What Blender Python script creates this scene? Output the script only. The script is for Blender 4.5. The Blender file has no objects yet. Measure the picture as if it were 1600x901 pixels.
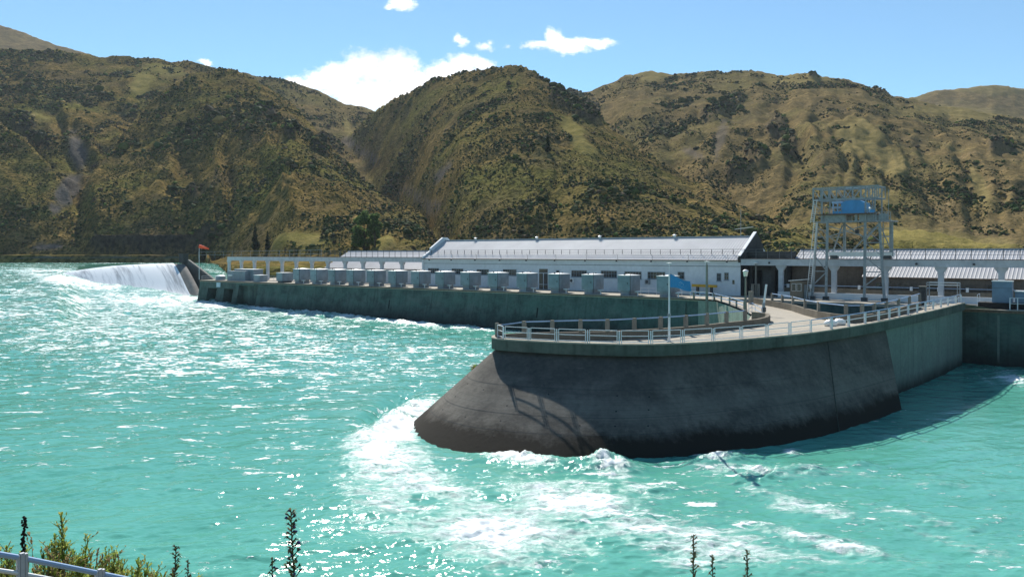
import bpy, math, random
import numpy as np
from mathutils import Vector, geometry
random.seed(7); RNG = np.random.default_rng(11)
scene = bpy.context.scene
COL = scene.collection
F = 1250.0; HZ = 396.0; CX = 800.0; HC = 14.0     # focal length and horizon of the photograph, eye height over the tailwater

# ---------------------------------------------------------------- helpers
def WZ(px, py, z):                      # the point at height z seen at a pixel of the photograph
    Y = (HC - z) * F / (py - HZ); return Vector(((px - CX) / F * Y, Y, z))
def WY(px, py, Y):
    return Vector(((px - CX) / F * Y, Y, HC - (py - HZ) / F * Y))
A0 = Vector((-83.0, 213.0, 0)); U = Vector((.7855, -.6188, 0)); N = Vector((.6188, .7855, 0))
def DP(s, t, z): return A0 + U * s + N * t + Vector((0, 0, z))     # dam coordinates
def s_at(px, t):
    r = (px - CX) / F; ax = A0.x + N.x * t; ay = A0.y + N.y * t
    return (r * ay - ax) / (U.x - r * U.y)

class MB:
    def __init__(s): s.v = []; s.f = []
    def add(s, vs, fs):
        o = len(s.v); s.v += [tuple(p) for p in vs]; s.f += [tuple(i + o for i in f) for f in fs]; return s
    def hexa(s, p):                      # 8 corners: bottom ring then top ring
        return s.add(p, [(3,2,1,0),(4,5,6,7),(0,1,5,4),(1,2,6,5),(2,3,7,6),(3,0,4,7)])
    def dbox(s, s0, s1, t0, t1, z0, z1):
        return s.hexa([DP(s0,t0,z0),DP(s1,t0,z0),DP(s1,t1,z0),DP(s0,t1,z0),DP(s0,t0,z1),DP(s1,t0,z1),DP(s1,t1,z1),DP(s0,t1,z1)])
    def box(s, c, sx, sy, sz, ax=Vector((1,0,0))):   # base-centred box, first axis ax
        ax = Vector((ax[0],ax[1],0)).normalized(); ay = Vector((-ax.y, ax.x, 0)); c = Vector(c)
        q = [c + ax*(a*sx/2) + ay*(b*sy/2) for a,b in ((-1,-1),(1,-1),(1,1),(-1,1))]
        return s.hexa(q + [p + Vector((0,0,sz)) for p in q])
    def bar(s, p, q, w, h=None, up=Vector((0,0,1))):
        p = Vector(p); q = Vector(q); d = (q-p)
        if d.length < 1e-6: return s
        d.normalize(); h = h or w
        if abs(d.dot(up)) > .98: up = Vector((U.x,U.y,0))
        x = d.cross(up).normalized(); y = x.cross(d).normalized()
        o = [x*(a*w/2)+y*(b*h/2) for a,b in ((-1,-1),(1,-1),(1,1),(-1,1))]
        return s.hexa([p+i for i in o]+[q+i for i in o])
    def tube(s, pts, r, n=7, r2=None):
        pts = [Vector(p) for p in pts]; k = len(pts); vs = []; fs = []
        for i, p in enumerate(pts):
            d = (pts[min(i+1,k-1)] - pts[max(i-1,0)]).normalized()
            up = Vector((0,0,1)) if abs(d.z) < .9 else Vector((1,0,0))
            x = d.cross(up).normalized(); y = x.cross(d)
            rr = r if r2 is None else r + (r2-r)*i/(k-1)
            for j in range(n):
                a = 2*math.pi*j/n; vs.append(p + x*(rr*math.cos(a)) + y*(rr*math.sin(a)))
        for i in range(k-1):
            for j in range(n):
                fs.append((i*n+j, i*n+(j+1)%n, (i+1)*n+(j+1)%n, (i+1)*n+j))
        fs.append(tuple(range(n))[::-1]); fs.append(tuple((k-1)*n+j for j in range(n)))
        return s.add(vs, fs)
    def wallstrip(s, path, w, zb, zt):   # upright wall of thickness w along a 2-D path; zb, zt numbers or lists
        k = len(path); P = [Vector((p[0],p[1],0)) for p in path]; vs = []; fs = []
        for i, p in enumerate(P):
            d = (P[min(i+1,k-1)]-P[max(i-1,0)]).normalized(); nn = Vector((-d.y,d.x,0))
            b = zb[i] if isinstance(zb,(list,tuple)) else zb; t = zt[i] if isinstance(zt,(list,tuple)) else zt
            for a in (-.5,.5): 
                q = p + nn*(a*w); vs += [(q.x,q.y,b),(q.x,q.y,t)]
        for i in range(k-1):
            a = i*4; c = a+4
            fs += [(a,c,c+1,a+1),(a+1,c+1,c+3,a+3),(a+3,c+3,c+2,a+2),(a+2,c+2,c,a)]
        fs += [(0,1,3,2),((k-1)*4,(k-1)*4+2,(k-1)*4+3,(k-1)*4+1)]
        return s.add(vs, fs)
    def lathe(s, c, prof, n=14):         # prof: (r,z)
        c = Vector(c); vs = []; fs = []
        for r,z in prof:
            for j in range(n): a = 2*math.pi*j/n; vs.append(c+Vector((r*math.cos(a),r*math.sin(a),z)))
        k = len(prof)
        for i in range(k-1):
            for j in range(n): fs.append((i*n+j,i*n+(j+1)%n,(i+1)*n+(j+1)%n,(i+1)*n+j))
        fs.append(tuple(range(n))[::-1]); fs.append(tuple((k-1)*n+j for j in range(n)))
        return s.add(vs, fs)
    def prism_st(s, poly, s0, s1):       # polygon in (t,z) extruded along s
        k = len(poly); vs = [DP(s0,t,z) for t,z in poly]+[DP(s1,t,z) for t,z in poly]
        fs = [tuple(range(k)), tuple(range(2*k-1,k-1,-1))]+[(i,i+k,(i+1)%k+k,(i+1)%k) for i in range(k)]
        return s.add(vs, fs)
    def build(s, name, mat, parent=None, smooth=False):
        me = bpy.data.meshes.new(name); off = parent.matrix_world.translation if parent else Vector()
        if parent: off = PLOC[parent.name]
        me.from_pydata([(p[0]-off[0],p[1]-off[1],p[2]-off[2]) for p in s.v], [], s.f)
        me.materials.append(mat)
        import bmesh
        bm = bmesh.new(); bm.from_mesh(me); bmesh.ops.recalc_face_normals(bm, faces=bm.faces); bm.to_mesh(me); bm.free()
        if smooth: me.polygons.foreach_set('use_smooth', [True]*len(me.polygons))
        me.update()
        o = bpy.data.objects.new(name, me); COL.objects.link(o)
        if parent: o.parent = parent
        PLOC[o.name] = Vector(off)
        return o
PLOC = {}
def tag(o, label=None, cat=None, group=None, kind=None):
    if label: o['label'] = label
    if cat: o['category'] = cat
    if group: o['group'] = group
    if kind: o['kind'] = kind
    return o
def thing(name, loc, label, cat, group=None):
    o = bpy.data.objects.new(name, None); COL.objects.link(o); o.location = loc; o.empty_display_size = .3
    PLOC[o.name] = Vector(loc); return tag(o, label, cat, group)
def copy_tree(o, loc=None, label=None, parent=None, ch=None):
    c = o.copy(); COL.objects.link(c)
    if parent: c.parent = parent
    if loc is not None: c.location = loc
    if label: c['label'] = label
    PLOC[c.name] = Vector(loc) if loc is not None else PLOC[o.name]
    for k in list(o.children): copy_tree(k, None, None, c)
    return c
ORD = ['first','second','third','fourth','fifth','sixth','seventh','eighth','ninth','tenth','eleventh','twelfth','thirteenth','fourteenth','fifteenth','sixteenth','seventeenth','eighteenth','nineteenth','twentieth']
def numpy_mesh(name, verts, faces, mat, smooth=True, attrs=None, quad=True):
    me = bpy.data.meshes.new(name); k = faces.shape[1]
    me.vertices.add(len(verts)); me.vertices.foreach_set('co', verts.astype(np.float32).ravel())
    me.loops.add(faces.size); me.loops.foreach_set('vertex_index', faces.astype(np.int32).ravel())
    me.polygons.add(len(faces)); me.polygons.foreach_set('loop_start', np.arange(0, faces.size, k, dtype=np.int32))
    try: me.polygons.foreach_set('loop_total', np.full(len(faces), k, dtype=np.int32))
    except Exception: pass
    me.update(calc_edges=True)
    me.polygons.foreach_set('use_smooth', np.full(len(faces), smooth))
    for nm, (dom, typ, arr) in (attrs or {}).items():
        a = me.attributes.new(nm, typ, dom)
        a.data.foreach_set('value' if typ == 'FLOAT' else 'color', arr.astype(np.float32).ravel())
    me.materials.append(mat); me.validate(); me.update()
    o = bpy.data.objects.new(name, me); COL.objects.link(o); PLOC[o.name] = Vector(); return o
def gridfaces(r, c):
    i = np.arange((r-1)*(c-1)); a = (i//(c-1))*c + i % (c-1)
    return np.stack([a, a+1, a+c+1, a+c], 1)

# ---------------------------------------------------------------- numpy noise
_perm = np.random.default_rng(5).permutation(512).astype(np.int64)
_perm = np.concatenate([_perm, _perm])
_ga = np.random.default_rng(6).uniform(0, 2*np.pi, 512)
def pn(x, y, seed=0):
    x = np.asarray(x, float) + seed*17.31; y = np.asarray(y, float) - seed*9.77
    xi = np.floor(x).astype(np.int64); yi = np.floor(y).astype(np.int64); xf = x-xi; yf = y-yi
    def g(ix, iy, dx, dy):
        h = _ga[_perm[(_perm[ix & 511] + iy) & 511]]; return np.cos(h)*dx + np.sin(h)*dy
    u = xf**3*(xf*(xf*6-15)+10); v = yf**3*(yf*(yf*6-15)+10)
    a = g(xi,yi,xf,yf); b = g(xi+1,yi,xf-1,yf); c = g(xi,yi+1,xf,yf-1); d = g(xi+1,yi+1,xf-1,yf-1)
    return 1.5*((a*(1-u)+b*u)*(1-v) + (c*(1-u)+d*u)*v)
def fbm(x, y, o=4, seed=0, gain=.5):
    r = 0; a = 1
    for i in range(o): r = r + a*pn(x*2**i, y*2**i, seed+i*3); a *= gain
    return r
def ridged(x, y, o=3, seed=0):
    r = 0; a = 1
    for i in range(o): r = r + a*(1-2*np.abs(pn(x*2**i, y*2**i, seed+i*3))); a *= .5
    return r
def sstep(a, b, x): 
    t = np.clip((x-a)/(b-a), 0, 1); return t*t*(3-2*t)

# ---------------------------------------------------------------- materials
class NT:
    def __init__(s, name):
        s.m = bpy.data.materials.new(name); s.m.use_nodes = True; s.t = s.m.node_tree; s.n = s.t.nodes; s.l = s.t.links
        s.b = s.n['Principled BSDF']
    def new(s, typ, **k):
        n = s.n.new(typ)
        for a, b in k.items():
            if a in n.inputs.keys(): n.inputs[a].default_value = b
            else: setattr(n, a, b)
        return n
    def link(s, a, b): s.l.new(a, b)
    def coord(s, kind='Object', scale=(1,1,1), rot=(0,0,0)):
        if kind == 'World': g = s.new('ShaderNodeNewGeometry').outputs['Position']
        else: g = s.new('ShaderNodeTexCoord').outputs[kind]
        m = s.new('ShaderNodeMapping'); m.inputs['Scale'].default_value = scale; m.inputs['Rotation'].default_value = rot
        s.link(g, m.inputs['Vector']); return m.outputs['Vector']
    def noise(s, vec, scale, detail=4, rough=.55, dist=0):
        n = s.new('ShaderNodeTexNoise'); n.inputs['Scale'].default_value = scale; n.inputs['Detail'].default_value = detail
        n.inputs['Roughness'].default_value = rough; n.inputs['Distortion'].default_value = dist; s.link(vec, n.inputs['Vector']); return n.outputs['Fac']
    def ramp(s, fac, stops):
        r = s.new('ShaderNodeValToRGB'); e = r.color_ramp.elements
        while len(e) < len(stops): e.new(.5)
        for i, (p, c) in enumerate(stops):
            e[i].position = p; e[i].color = (c if len(c) == 4 else (*c, 1)) if not isinstance(c, (int, float)) else (c, c, c, 1)
        s.link(fac, r.inputs['Fac']); return r.outputs['Color']
    def mix(s, fac, a, b, mode='MIX'):
        m = s.new('ShaderNodeMix', data_type='RGBA', blend_type=mode)
        for sock, v in ((m.inputs[0], fac), (m.inputs[6], a), (m.inputs[7], b)):
            if hasattr(v, 'links'): s.link(v, sock)
            else: sock.default_value = v if not isinstance(v, tuple) or len(v) == 4 else (*v, 1)
        return m.outputs[2]
    def math(s, op, a, b=None, c=None, clamp=False):
        m = s.new('ShaderNodeMath', operation=op, use_clamp=clamp)
        for i, v in enumerate((a, b, c)):
            if v is None: continue
            if hasattr(v, 'links'): s.link(v, m.inputs[i])
            else: m.inputs[i].default_value = v
        return m.outputs[0]
    def sep(s, vec):
        n = s.new('ShaderNodeSeparateXYZ'); s.link(vec, n.inputs[0]); return n.outputs
    def bump(s, h, strength=.3, dist=.05, normal=None):
        b = s.new('ShaderNodeBump'); b.inputs['Strength'].default_value = strength; b.inputs['Distance'].default_value = dist
        s.link(h, b.inputs['Height'])
        if normal is not None: s.link(normal, b.inputs['Normal'])
        return b.outputs['Normal']
    def done(s, col=None, rough=None, normal=None, metal=None, spec=None):
        for nm, v in (('Base Color', col), ('Roughness', rough), ('Normal', normal), ('Metallic', metal), ('Specular IOR Level', spec)):
            if v is None: continue
            if hasattr(v, 'links'): s.link(v, s.b.inputs[nm])
            else: s.b.inputs[nm].default_value = v if not isinstance(v, tuple) else (*v, 1)
        return s.m
def paint(name, col, rough=.5, var=.12, metal=0., scale=1.5, spec=.4, vary=0):
    k = NT(name); v = k.coord('World'); n = k.noise(v, scale, 5); n2 = k.noise(v, scale*.21, 3)
    lo = tuple(c*(1-var*1.6) for c in col); hi = tuple(min(1, c*(1+var)) for c in col)
    c = k.ramp(n, [(.3, lo), (.7, hi)]); c = k.mix(k.ramp(n2, [(.35, 0), (.7, .5)]), c, tuple(x*.8 for x in col))
    if vary:
        oi = k.new('ShaderNodeObjectInfo').outputs['Random']; c = k.mix(k.math('MULTIPLY', oi, vary), c, tuple(x*.45 for x in col)); st = k.noise(k.coord('World',(1.5,1.5,.12)), 1.0, 4); c = k.mix(k.ramp(st,[(.56,0),(.7,.4)]), c, tuple(x*.55 for x in col))
    return k.done(c, rough, None, metal, spec)
def concrete(name, col, dark, stain=.5, wet=None, streak=True, green=None, rough=.85, lo=.38, hi=.68, band=False):
    """weathered concrete: cloudy tone, run-down streaks, optional dark wet foot (heights of the water mark)"""
    k = NT(name); v = k.coord('World'); n = k.noise(v, .35, 6, .62); n3 = k.noise(v, 3.0, 6, .6)
    c = k.ramp(n, [(lo, dark), (hi, col)])
    if green is not None:
        g = k.noise(k.coord('World', (.22, .22, .5)), 1.0, 5, .65, .6)
        c = k.mix(k.math('MULTIPLY', k.ramp(g, [(.42, 0), (.62, 1)]), .8), c, green)
    if streak:
        w = k.noise(k.coord('World', (1.6, 1.6, .06)), 1.0, 5, .6)
        c = k.mix(k.math('MULTIPLY', k.ramp(w, [(.5, 0), (.72, 1)]), stain), c, tuple(x*.45 for x in dark))
        w2 = k.noise(k.coord('World', (2.3, 2.3, .1)), 1.0, 4, .6)
        c = k.mix(k.math('MULTIPLY', k.ramp(w2, [(.62, 0), (.76, 1)]), .35), c, tuple(min(1, x*1.5) for x in col))
    if band: 
        zb_ = k.sep(k.coord('World'))[2]; bn = k.noise(k.coord('World', (.18,.18,.5)), 1.0, 6, .65)
        zz0 = k.math('ADD', zb_, k.math('MULTIPLY', k.math('SUBTRACT', bn, .5), 1.6)); bb = k.math('SUBTRACT', 1.0, k.math('MULTIPLY', k.math('ABSOLUTE', k.math('SUBTRACT', zz0, 2.75)), 1.25), None, True)
        c = k.mix(k.math('MULTIPLY', bb, k.math('MULTIPLY', bn, 1.1)), c, (.20,.19,.165))
        wl = k.math('SINE', k.math('MULTIPLY', zb_, 21.0)); c = k.mix(k.math('MULTIPLY', k.math('GREATER_THAN', wl, .93), .25), c, (.03,.03,.028))
        up = k.math('ADD', k.math('MULTIPLY', k.math('SUBTRACT', zb_, 3.6), .9), k.math('MULTIPLY', k.math('SUBTRACT', k.noise(k.coord('World', (.14,.14,.3)), 1.0, 5, .6), .56), 5.0), None, True); c = k.mix(k.math('MULTIPLY', up, .55), c, (.05,.048,.046))  # dark upper stain, strengthened so the flank's shade is partly in the colour
        sc = k.noise(k.coord('World', (.5,.5,3.2)), 1.0, 5, .7); c = k.mix(k.ramp(sc, [(.64,0),(.72,.5)]), c, (.20,.19,.17))
    c = k.mix(.35, c, k.ramp(n3, [(.3, tuple(x*.6 for x in col)), (.7, tuple(min(1, x*1.15) for x in col))]))
    r = rough
    if wet:
        z = k.sep(k.coord('World'))[2]; wn = k.noise(k.coord('World', (.25, .25, .25)), 1.0, 5, .6)
        wn2 = k.noise(k.coord('World', (1.6,1.6,.5)), 1.0, 6, .7); zz = k.math('ADD', k.math('ADD', z, k.math('MULTIPLY', k.math('SUBTRACT', wn, .5), wet[2])), k.math('MULTIPLY', k.math('SUBTRACT', wn2, .5), 1.3))
        mr = k.new('ShaderNodeMapRange'); mr.inputs[1].default_value = wet[0]; mr.inputs[2].default_value = wet[1]
        mr.inputs[3].default_value = 1; mr.inputs[4].default_value = 0; k.link(zz, mr.inputs[0])
        c = k.mix(mr.outputs[0], c, wet[3])
        r = rough
    nb = k.bump(k.math('ADD', n3, k.math('MULTIPLY', n, 2)), .35, .06)
    return k.done(c, r, nb, None, .08)
M = {}
M['dam'] = concrete('stained_dam_concrete', (.11,.15,.135), (.04,.06,.056), .7, (-.5, 3.6, 2.2, (.018,.022,.022)), True, (.085,.16,.135), lo=.42, hi=.6)
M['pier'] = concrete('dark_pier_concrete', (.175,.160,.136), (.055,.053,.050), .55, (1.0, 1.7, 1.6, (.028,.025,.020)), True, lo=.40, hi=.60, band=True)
M['fence'] = paint('dark_grey_fence_paint', (.11,.115,.12), .6, .2)
M['galv'] = paint('galvanised_rail_steel', (.50,.52,.54), .45, .2, 0, 6)
M['coping'] = concrete('coping_concrete', (.14,.15,.13), (.04,.05,.045), .8, None, True, (.085,.125,.105))
M['pierwall'] = concrete('pale_green_wall_concrete', (.20,.24,.215), (.12,.15,.135), .55, (.2, 1.6, 1.2, (.04,.045,.04)), True, (.15,.21,.18))
M['chan'] = concrete('streaked_channel_concrete', (.34,.36,.30), (.14,.18,.16), .85, (0., 2., 1.5, (.03,.035,.03)), True, (.18,.26,.22))
M['deck'] = concrete('pale_deck_concrete', (.43,.39,.32), (.31,.28,.23), .0, None, False)  # pale cloudy concrete of decks and kerbs
M['parapet'] = concrete('parapet_concrete', (.21,.185,.145), (.14,.12,.095), .35, None, True)
M['post'] = concrete('post_concrete', (.27,.25,.21), (.17,.16,.14), .3, None, True)
M['annex'] = concrete('grey_block_concrete', (.09,.092,.09), (.045,.048,.05), .5, None, True)
M['brownwall'] = concrete('brown_rear_wall', (.17,.15,.13), (.08,.07,.065), .5, None, True)
M['weir'] = concrete('wet_weir_concrete', (.24,.23,.21), (.14,.135,.125), .5, None, True)
M['retain'] = concrete('old_retaining_wall', (.14,.13,.11), (.06,.06,.055), .6, None, True)
M['white'] = paint('white_wall_paint', (.66,.69,.72), .6, .06)
M['runway'] = paint('greyed_white_concrete_paint', (.50,.53,.56), .7, .12, 0, 1.2, .2)
M['whitetrim'] = paint('white_rail_paint', (.72,.74,.76), .45, .06)
M['bluerail'] = paint('blue_rail_paint', (.33,.46,.66), .3, .1)
M['greybox'] = paint('grey_hoist_paint', (.25,.30,.34), .5, .16, 0, .9, .4, .45)
M['lid'] = paint('white_lid_paint', (.78,.78,.76), .4, .06)
M['steel'] = paint('grey_crane_steel', (.29,.32,.33), .5, .2, .0, 2.5)
M['darksteel'] = paint('dark_steel', (.06,.065,.07), .5, .2)
M['rust'] = paint('rusty_steel', (.17,.11,.075), .75, .35, 0, 3)
M['craneblue'] = paint('blue_house_paint', (.07,.28,.55), .5, .1)
M['cabblue'] = paint('blue_grey_cabinet_paint', (.16,.24,.33), .45, .12)
M['yellow'] = paint('yellow_beam_paint', (.62,.36,.03), .5, .15)
M['red'] = paint('orange_red_sock_cloth', (.85,.10,.035), .8, .08)
M['black'] = paint('black_recess', (.012,.013,.014), .8, .2)
M['glass'] = paint('dark_window_glass', (.045,.05,.052), .12, .3, 0, 2, .5)
M['plate'] = paint('pale_sign_plate', (.42,.56,.62), .5, .05)
M['amber'] = paint('lantern_glass', (.75,.72,.62), .3, .05)
def mk_roof():
    k = NT('ribbed_metal_roofing'); v = k.coord('World'); n = k.noise(v, .25, 5); n2 = k.noise(k.coord('World', (1,1,.3)), 2., 4)
    c = k.ramp(n, [(.3, (.44,.44,.46)), (.7, (.54,.54,.555))]); c = k.mix(k.math('MULTIPLY', n2, .3), c, (.33,.33,.33))
    return k.done(c, .65, None, .0, .12)
M['roof'] = mk_roof()
# ---------------------------------------------------------------- camera, sun, sky
cam = bpy.data.cameras.new('camera'); camo = bpy.data.objects.new('camera', cam); COL.objects.link(camo)
camo.location = (0, 0, HC); camo.rotation_euler = (math.radians(90), 0, 0)
cam.sensor_width = 36; cam.lens = 36*F/1600; cam.shift_y = -(450.5-HZ)/1600; cam.clip_start = .1; cam.clip_end = 20000
scene.camera = camo
SUN_EL, SUN_AZ = 41.0, -9.0              # azimuth from straight ahead, negative to the left
sd = Vector((math.sin(math.radians(SUN_AZ))*math.cos(math.radians(SUN_EL)), math.cos(math.radians(SUN_AZ))*math.cos(math.radians(SUN_EL)), math.sin(math.radians(SUN_EL))))
sun = bpy.data.lights.new('sun', 'SUN'); sun.energy = 5.0; sun.angle = math.radians(.5); sun.color = (1, .95, .87)
suno = bpy.data.objects.new('sun', sun); COL.objects.link(suno); suno.rotation_euler = sd.to_track_quat('Z', 'Y').to_euler()
scene.view_settings.view_transform = 'Standard'; scene.view_settings.look = 'None'; scene.view_settings.gamma = 1
scene.view_settings.exposure = .55
scene.cycles.use_denoising = True; scene.cycles.sample_clamp_direct = 14
w = bpy.data.worlds.new('World'); scene.world = w; w.use_nodes = True
def mk_world():
    t = w.node_tree; n = t.nodes; l = t.links; n.clear()
    out = n.new('ShaderNodeOutputWorld'); bg = n.new('ShaderNodeBackground'); l.new(bg.outputs[0], out.inputs[0])
    sky = n.new('ShaderNodeTexSky'); sky.sky_type = 'NISHITA'; sky.sun_disc = False
    sky.sun_elevation = math.radians(SUN_EL); sky.sun_rotation = math.radians(SUN_AZ)
    sky.altitude = 800; sky.air_density = 1.0; sky.dust_density = .0; sky.ozone_density = 2.0
    tc = n.new('ShaderNodeTexCoord'); sp = n.new('ShaderNodeSeparateXYZ'); l.new(tc.outputs['Generated'], sp.inputs[0])
    def mt(op, a, b=None, c=None, clamp=False):
        m = n.new('ShaderNodeMath'); m.operation = op; m.use_clamp = clamp
        for i, v in enumerate((a, b, c)):
            if v is None: continue
            if hasattr(v, 'links'): l.new(v, m.inputs[i])
            else: m.inputs[i].default_value = v
        return m.outputs[0]
    yy = mt('MAXIMUM', sp.outputs[1], .02); uu = mt('DIVIDE', sp.outputs[0], yy); vv = mt('DIVIDE', sp.outputs[2], yy)
    cmb = n.new('ShaderNodeCombineXYZ'); l.new(uu, cmb.inputs[0]); l.new(vv, cmb.inputs[1])
    def nz(sc, det, rough=.6, off=0.):
        m = n.new('ShaderNodeMapping'); l.new(cmb.outputs[0], m.inputs[0]); m.inputs['Location'].default_value = (off, off*.7, off)
        m.inputs['Scale'].default_value = (1, 1.35, 1)
        q = n.new('ShaderNodeTexNoise'); q.inputs['Scale'].default_value = sc; q.inputs['Detail'].default_value = det; q.inputs['Roughness'].default_value = rough
        l.new(m.outputs[0], q.inputs['Vector']); return q
    warp = nz(26, 6, .62); ws = n.new('ShaderNodeSeparateColor'); l.new(warp.outputs['Color'], ws.inputs[0])
    wu = mt('ADD', uu, mt('MULTIPLY', mt('SUBTRACT', ws.outputs[0], .5), .030)); wv = mt('ADD', vv, mt('MULTIPLY', mt('SUBTRACT', ws.outputs[1], .5), .026))
    E = [(575,108,52,34,1),(618,106,44,32,1),(535,120,48,26,1),(505,128,40,20,1),(470,132,40,13,1),(640,128,44,22,1),(600,145,120,34,1),(690,112,36,18,1),(722,104,32,17,1),(750,100,24,12,1),(700,130,80,24,1),
         (885,72,46,14,1),(866,60,17,15,1),(930,68,36,10,1),(840,72,26,7,.9),(628,9,24,13,.95),(612,14,16,6,.8),(719,67,13,11,.75),(757,74,17,9,.7),(770,68,10,6,.5),(790,72,9,5,.4),(320,99,14,5,.9)]
    mask = None
    for px, py, a, b, s in E:
        du = mt('DIVIDE', mt('SUBTRACT', wu, (px-CX)/F), a/F); dv = mt('DIVIDE', mt('SUBTRACT', wv, (HZ-py)/F), b/F)
        e = mt('MULTIPLY', mt('SUBTRACT', 1.15, mt('SQRT', mt('ADD', mt('MULTIPLY', du, du), mt('MULTIPLY', dv, dv)))), s)
        mask = e if mask is None else mt('MAXIMUM', mask, e)
    fine = nz(60, 9, .68, 3.1)
    f = mt('ADD', mask, mt('MULTIPLY', mt('SUBTRACT', fine.outputs['Fac'], .5), 1.15))
    mr = n.new('ShaderNodeMapRange'); mr.interpolation_type = 'SMOOTHSTEP'; l.new(f, mr.inputs[0]); mr.inputs[1].default_value = .02; mr.inputs[2].default_value = .78
    fwd = mt('GREATER_THAN', sp.outputs[1], .1)
    cf = mt('MULTIPLY', mr.outputs[0], fwd)
    body = nz(16, 5, .55, 7.7); cr = n.new('ShaderNodeValToRGB'); l.new(body.outputs['Fac'], cr.inputs[0])
    cr.color_ramp.elements[0].position = .36; cr.color_ramp.elements[0].color = (8.2, 8.7, 9.4, 1); cr.color_ramp.elements[1].position = .5; cr.color_ramp.elements[1].color = (12, 12, 12, 1)
    mx = n.new('ShaderNodeMix'); mx.data_type = 'RGBA'; l.new(cf, mx.inputs[0]); l.new(cr.outputs[0], mx.inputs[7])
    tn = n.new('ShaderNodeMix'); tn.data_type = 'RGBA'; tn.blend_type = 'MULTIPLY'; tn.inputs[0].default_value = 1; tn.inputs[7].default_value = (.78, 1.02, 1.06, 1); l.new(sky.outputs[0], tn.inputs[6]); l.new(tn.outputs[2], mx.inputs[6])
    l.new(mx.outputs[2], bg.inputs[0]); bg.inputs[1].default_value = SKY
SKY = .088
mk_world()

# ---------------------------------------------------------------- hills: one height field in real metres
def ip(px, pts): a = np.array(pts, float); return np.interp(px, a[:,0], a[:,1])
HILLS = [  # skyline pixels (px, py), crest distance (px, metres), roughness of the spurs
 dict(sk=[(-900,-40),(-300,-10),(-100,20),(0,36),(30,46),(60,58),(90,70),(115,76),(170,92),(260,130)], D=[(-900,1700),(260,1700)], y0=1150, z0=170, sp=4, far=1),
 dict(sk=[(-900,60),(-300,50),(-100,62),(0,73),(50,75),(100,79),(150,84),(200,88),(260,92),(310,98),(360,112),(440,160)], D=[(-900,1000),(0,980),(440,1050)], y0=520, z0=14, sp=22),
 dict(sk=[(-900,110),(-300,120),(-100,140),(0,186),(40,215),(80,255),(110,300),(135,350),(150,390)], D=[(-900,640),(0,620),(80,560),(150,480)], y0=462, z0=14, sp=16),
 dict(sk=[(90,372),(115,325),(150,262),(190,205),(230,160),(270,128),(310,109),(345,103),(375,109),(400,121),(430,139),(460,160),(490,192),(520,226),(560,268),(600,300),(640,318),(662,335),(690,390)],
      D=[(90,490),(150,560),(230,690),(345,790),(430,740),(490,660),(560,560),(640,470),(690,430)], y0=[(90,464),(290,462),(360,420),(450,345),(690,300)], z0=13.5, sp=20),
 dict(sk=[(250,118),(330,108),(400,114),(450,122),(490,136),(520,152),(545,161),(582,169),(640,190),(720,240)], D=[(250,1080),(720,1080)], y0=640, z0=40, sp=18, far=.5),
 dict(g=.7, sk=[(525,235),(550,205),(582,170),(610,154),(640,138),(670,124),(700,115),(735,108),(760,104),(790,101),(812,100),(832,106),(850,118),(872,136),(890,147),(912,152),(930,170),(955,197),(1000,228),(1050,260),(1100,286),(1150,313),(1200,338),(1260,366),(1330,394)],
      D=[(525,900),(582,860),(640,800),(700,770),(790,700),(850,660),(912,610),(955,560),(1000,525),(1050,490),(1100,450),(1150,410),(1200,375),(1260,340),(1330,300)],
      y0=[(525,700),(582,640),(640,530),(680,420),(720,340),(1000,250),(1330,215)], z0=12, sp=15, far=.12),
 dict(sk=[(800,180),(860,152),(893,143),(915,141),(930,138),(955,126),(980,116),(1005,110),(1030,111),(1050,115),(1075,113),(1110,109),(1130,112),(1150,109),(1180,108),(1205,115),(1230,116),(1265,112),(1285,119),(1320,123),(1345,128),(1375,136),(1400,147),(1420,151),(1450,158),(1480,166),(1520,172),(1560,177),(1600,184),(1700,196),(1900,190),(2400,150)],
      D=[(800,1000),(1000,1000),(1200,940),(1300,880),(1420,840),(1600,800),(2400,760)], y0=[(800,480),(1100,400),(1300,330),(1600,300),(2400,260)], z0=12, sp=18, far=.6),
 dict(sk=[(1100,360),(1160,326),(1200,290),(1240,240),(1262,214),(1285,192),(1310,205),(1340,238),(1380,282),(1430,320),(1490,352),(1560,376),(1640,392)],
      D=[(1100,380),(1200,520),(1285,690),(1380,560),(1490,420),(1640,330)], y0=[(1100,300),(1640,250)], z0=12, sp=13, far=.4),
 dict(sk=[(1330,175),(1380,165),(1420,151),(1450,143),(1480,138),(1510,136),(1540,133),(1570,134),(1600,138),(1700,150),(1900,170),(2400,180)], D=[(1330,1350),(2400,1350)], y0=900, z0=80, sp=14, far=.8),
 dict(sk=[(1330,392),(1360,372),(1385,360),(1410,359),(1450,363),(1500,371),(1550,379),(1600,386),(1800,392)], D=[(1330,300),(1800,260)], y0=[(1330,215),(1800,190)], z0=11, sp=2),
]
NC, NR = 760, 300
pxs = np.linspace(-760, 2250, NC)
ys = np.concatenate([np.geomspace(118, 420, 90, endpoint=False), np.linspace(420, 470, 30, endpoint=False), np.geomspace(470, 1900, NR-120)])
PX, YY = np.meshgrid(pxs, ys); XX = (PX-CX)/F*YY
Y0 = ip(pxs, [(-760,430),(320,430),(350,330),(380,262),(420,248),(600,240),(1000,200),(1300,168),(1600,158),(2250,150)])[None,:]
# shelf of land behind the weir and the station
land = np.where(PX < 330, 13.2, 9.5 + 3.0*sstep(0, 160, YY-Y0))
land = land + .35*fbm(XX*.06, YY*.06, 3, 2)
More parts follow.
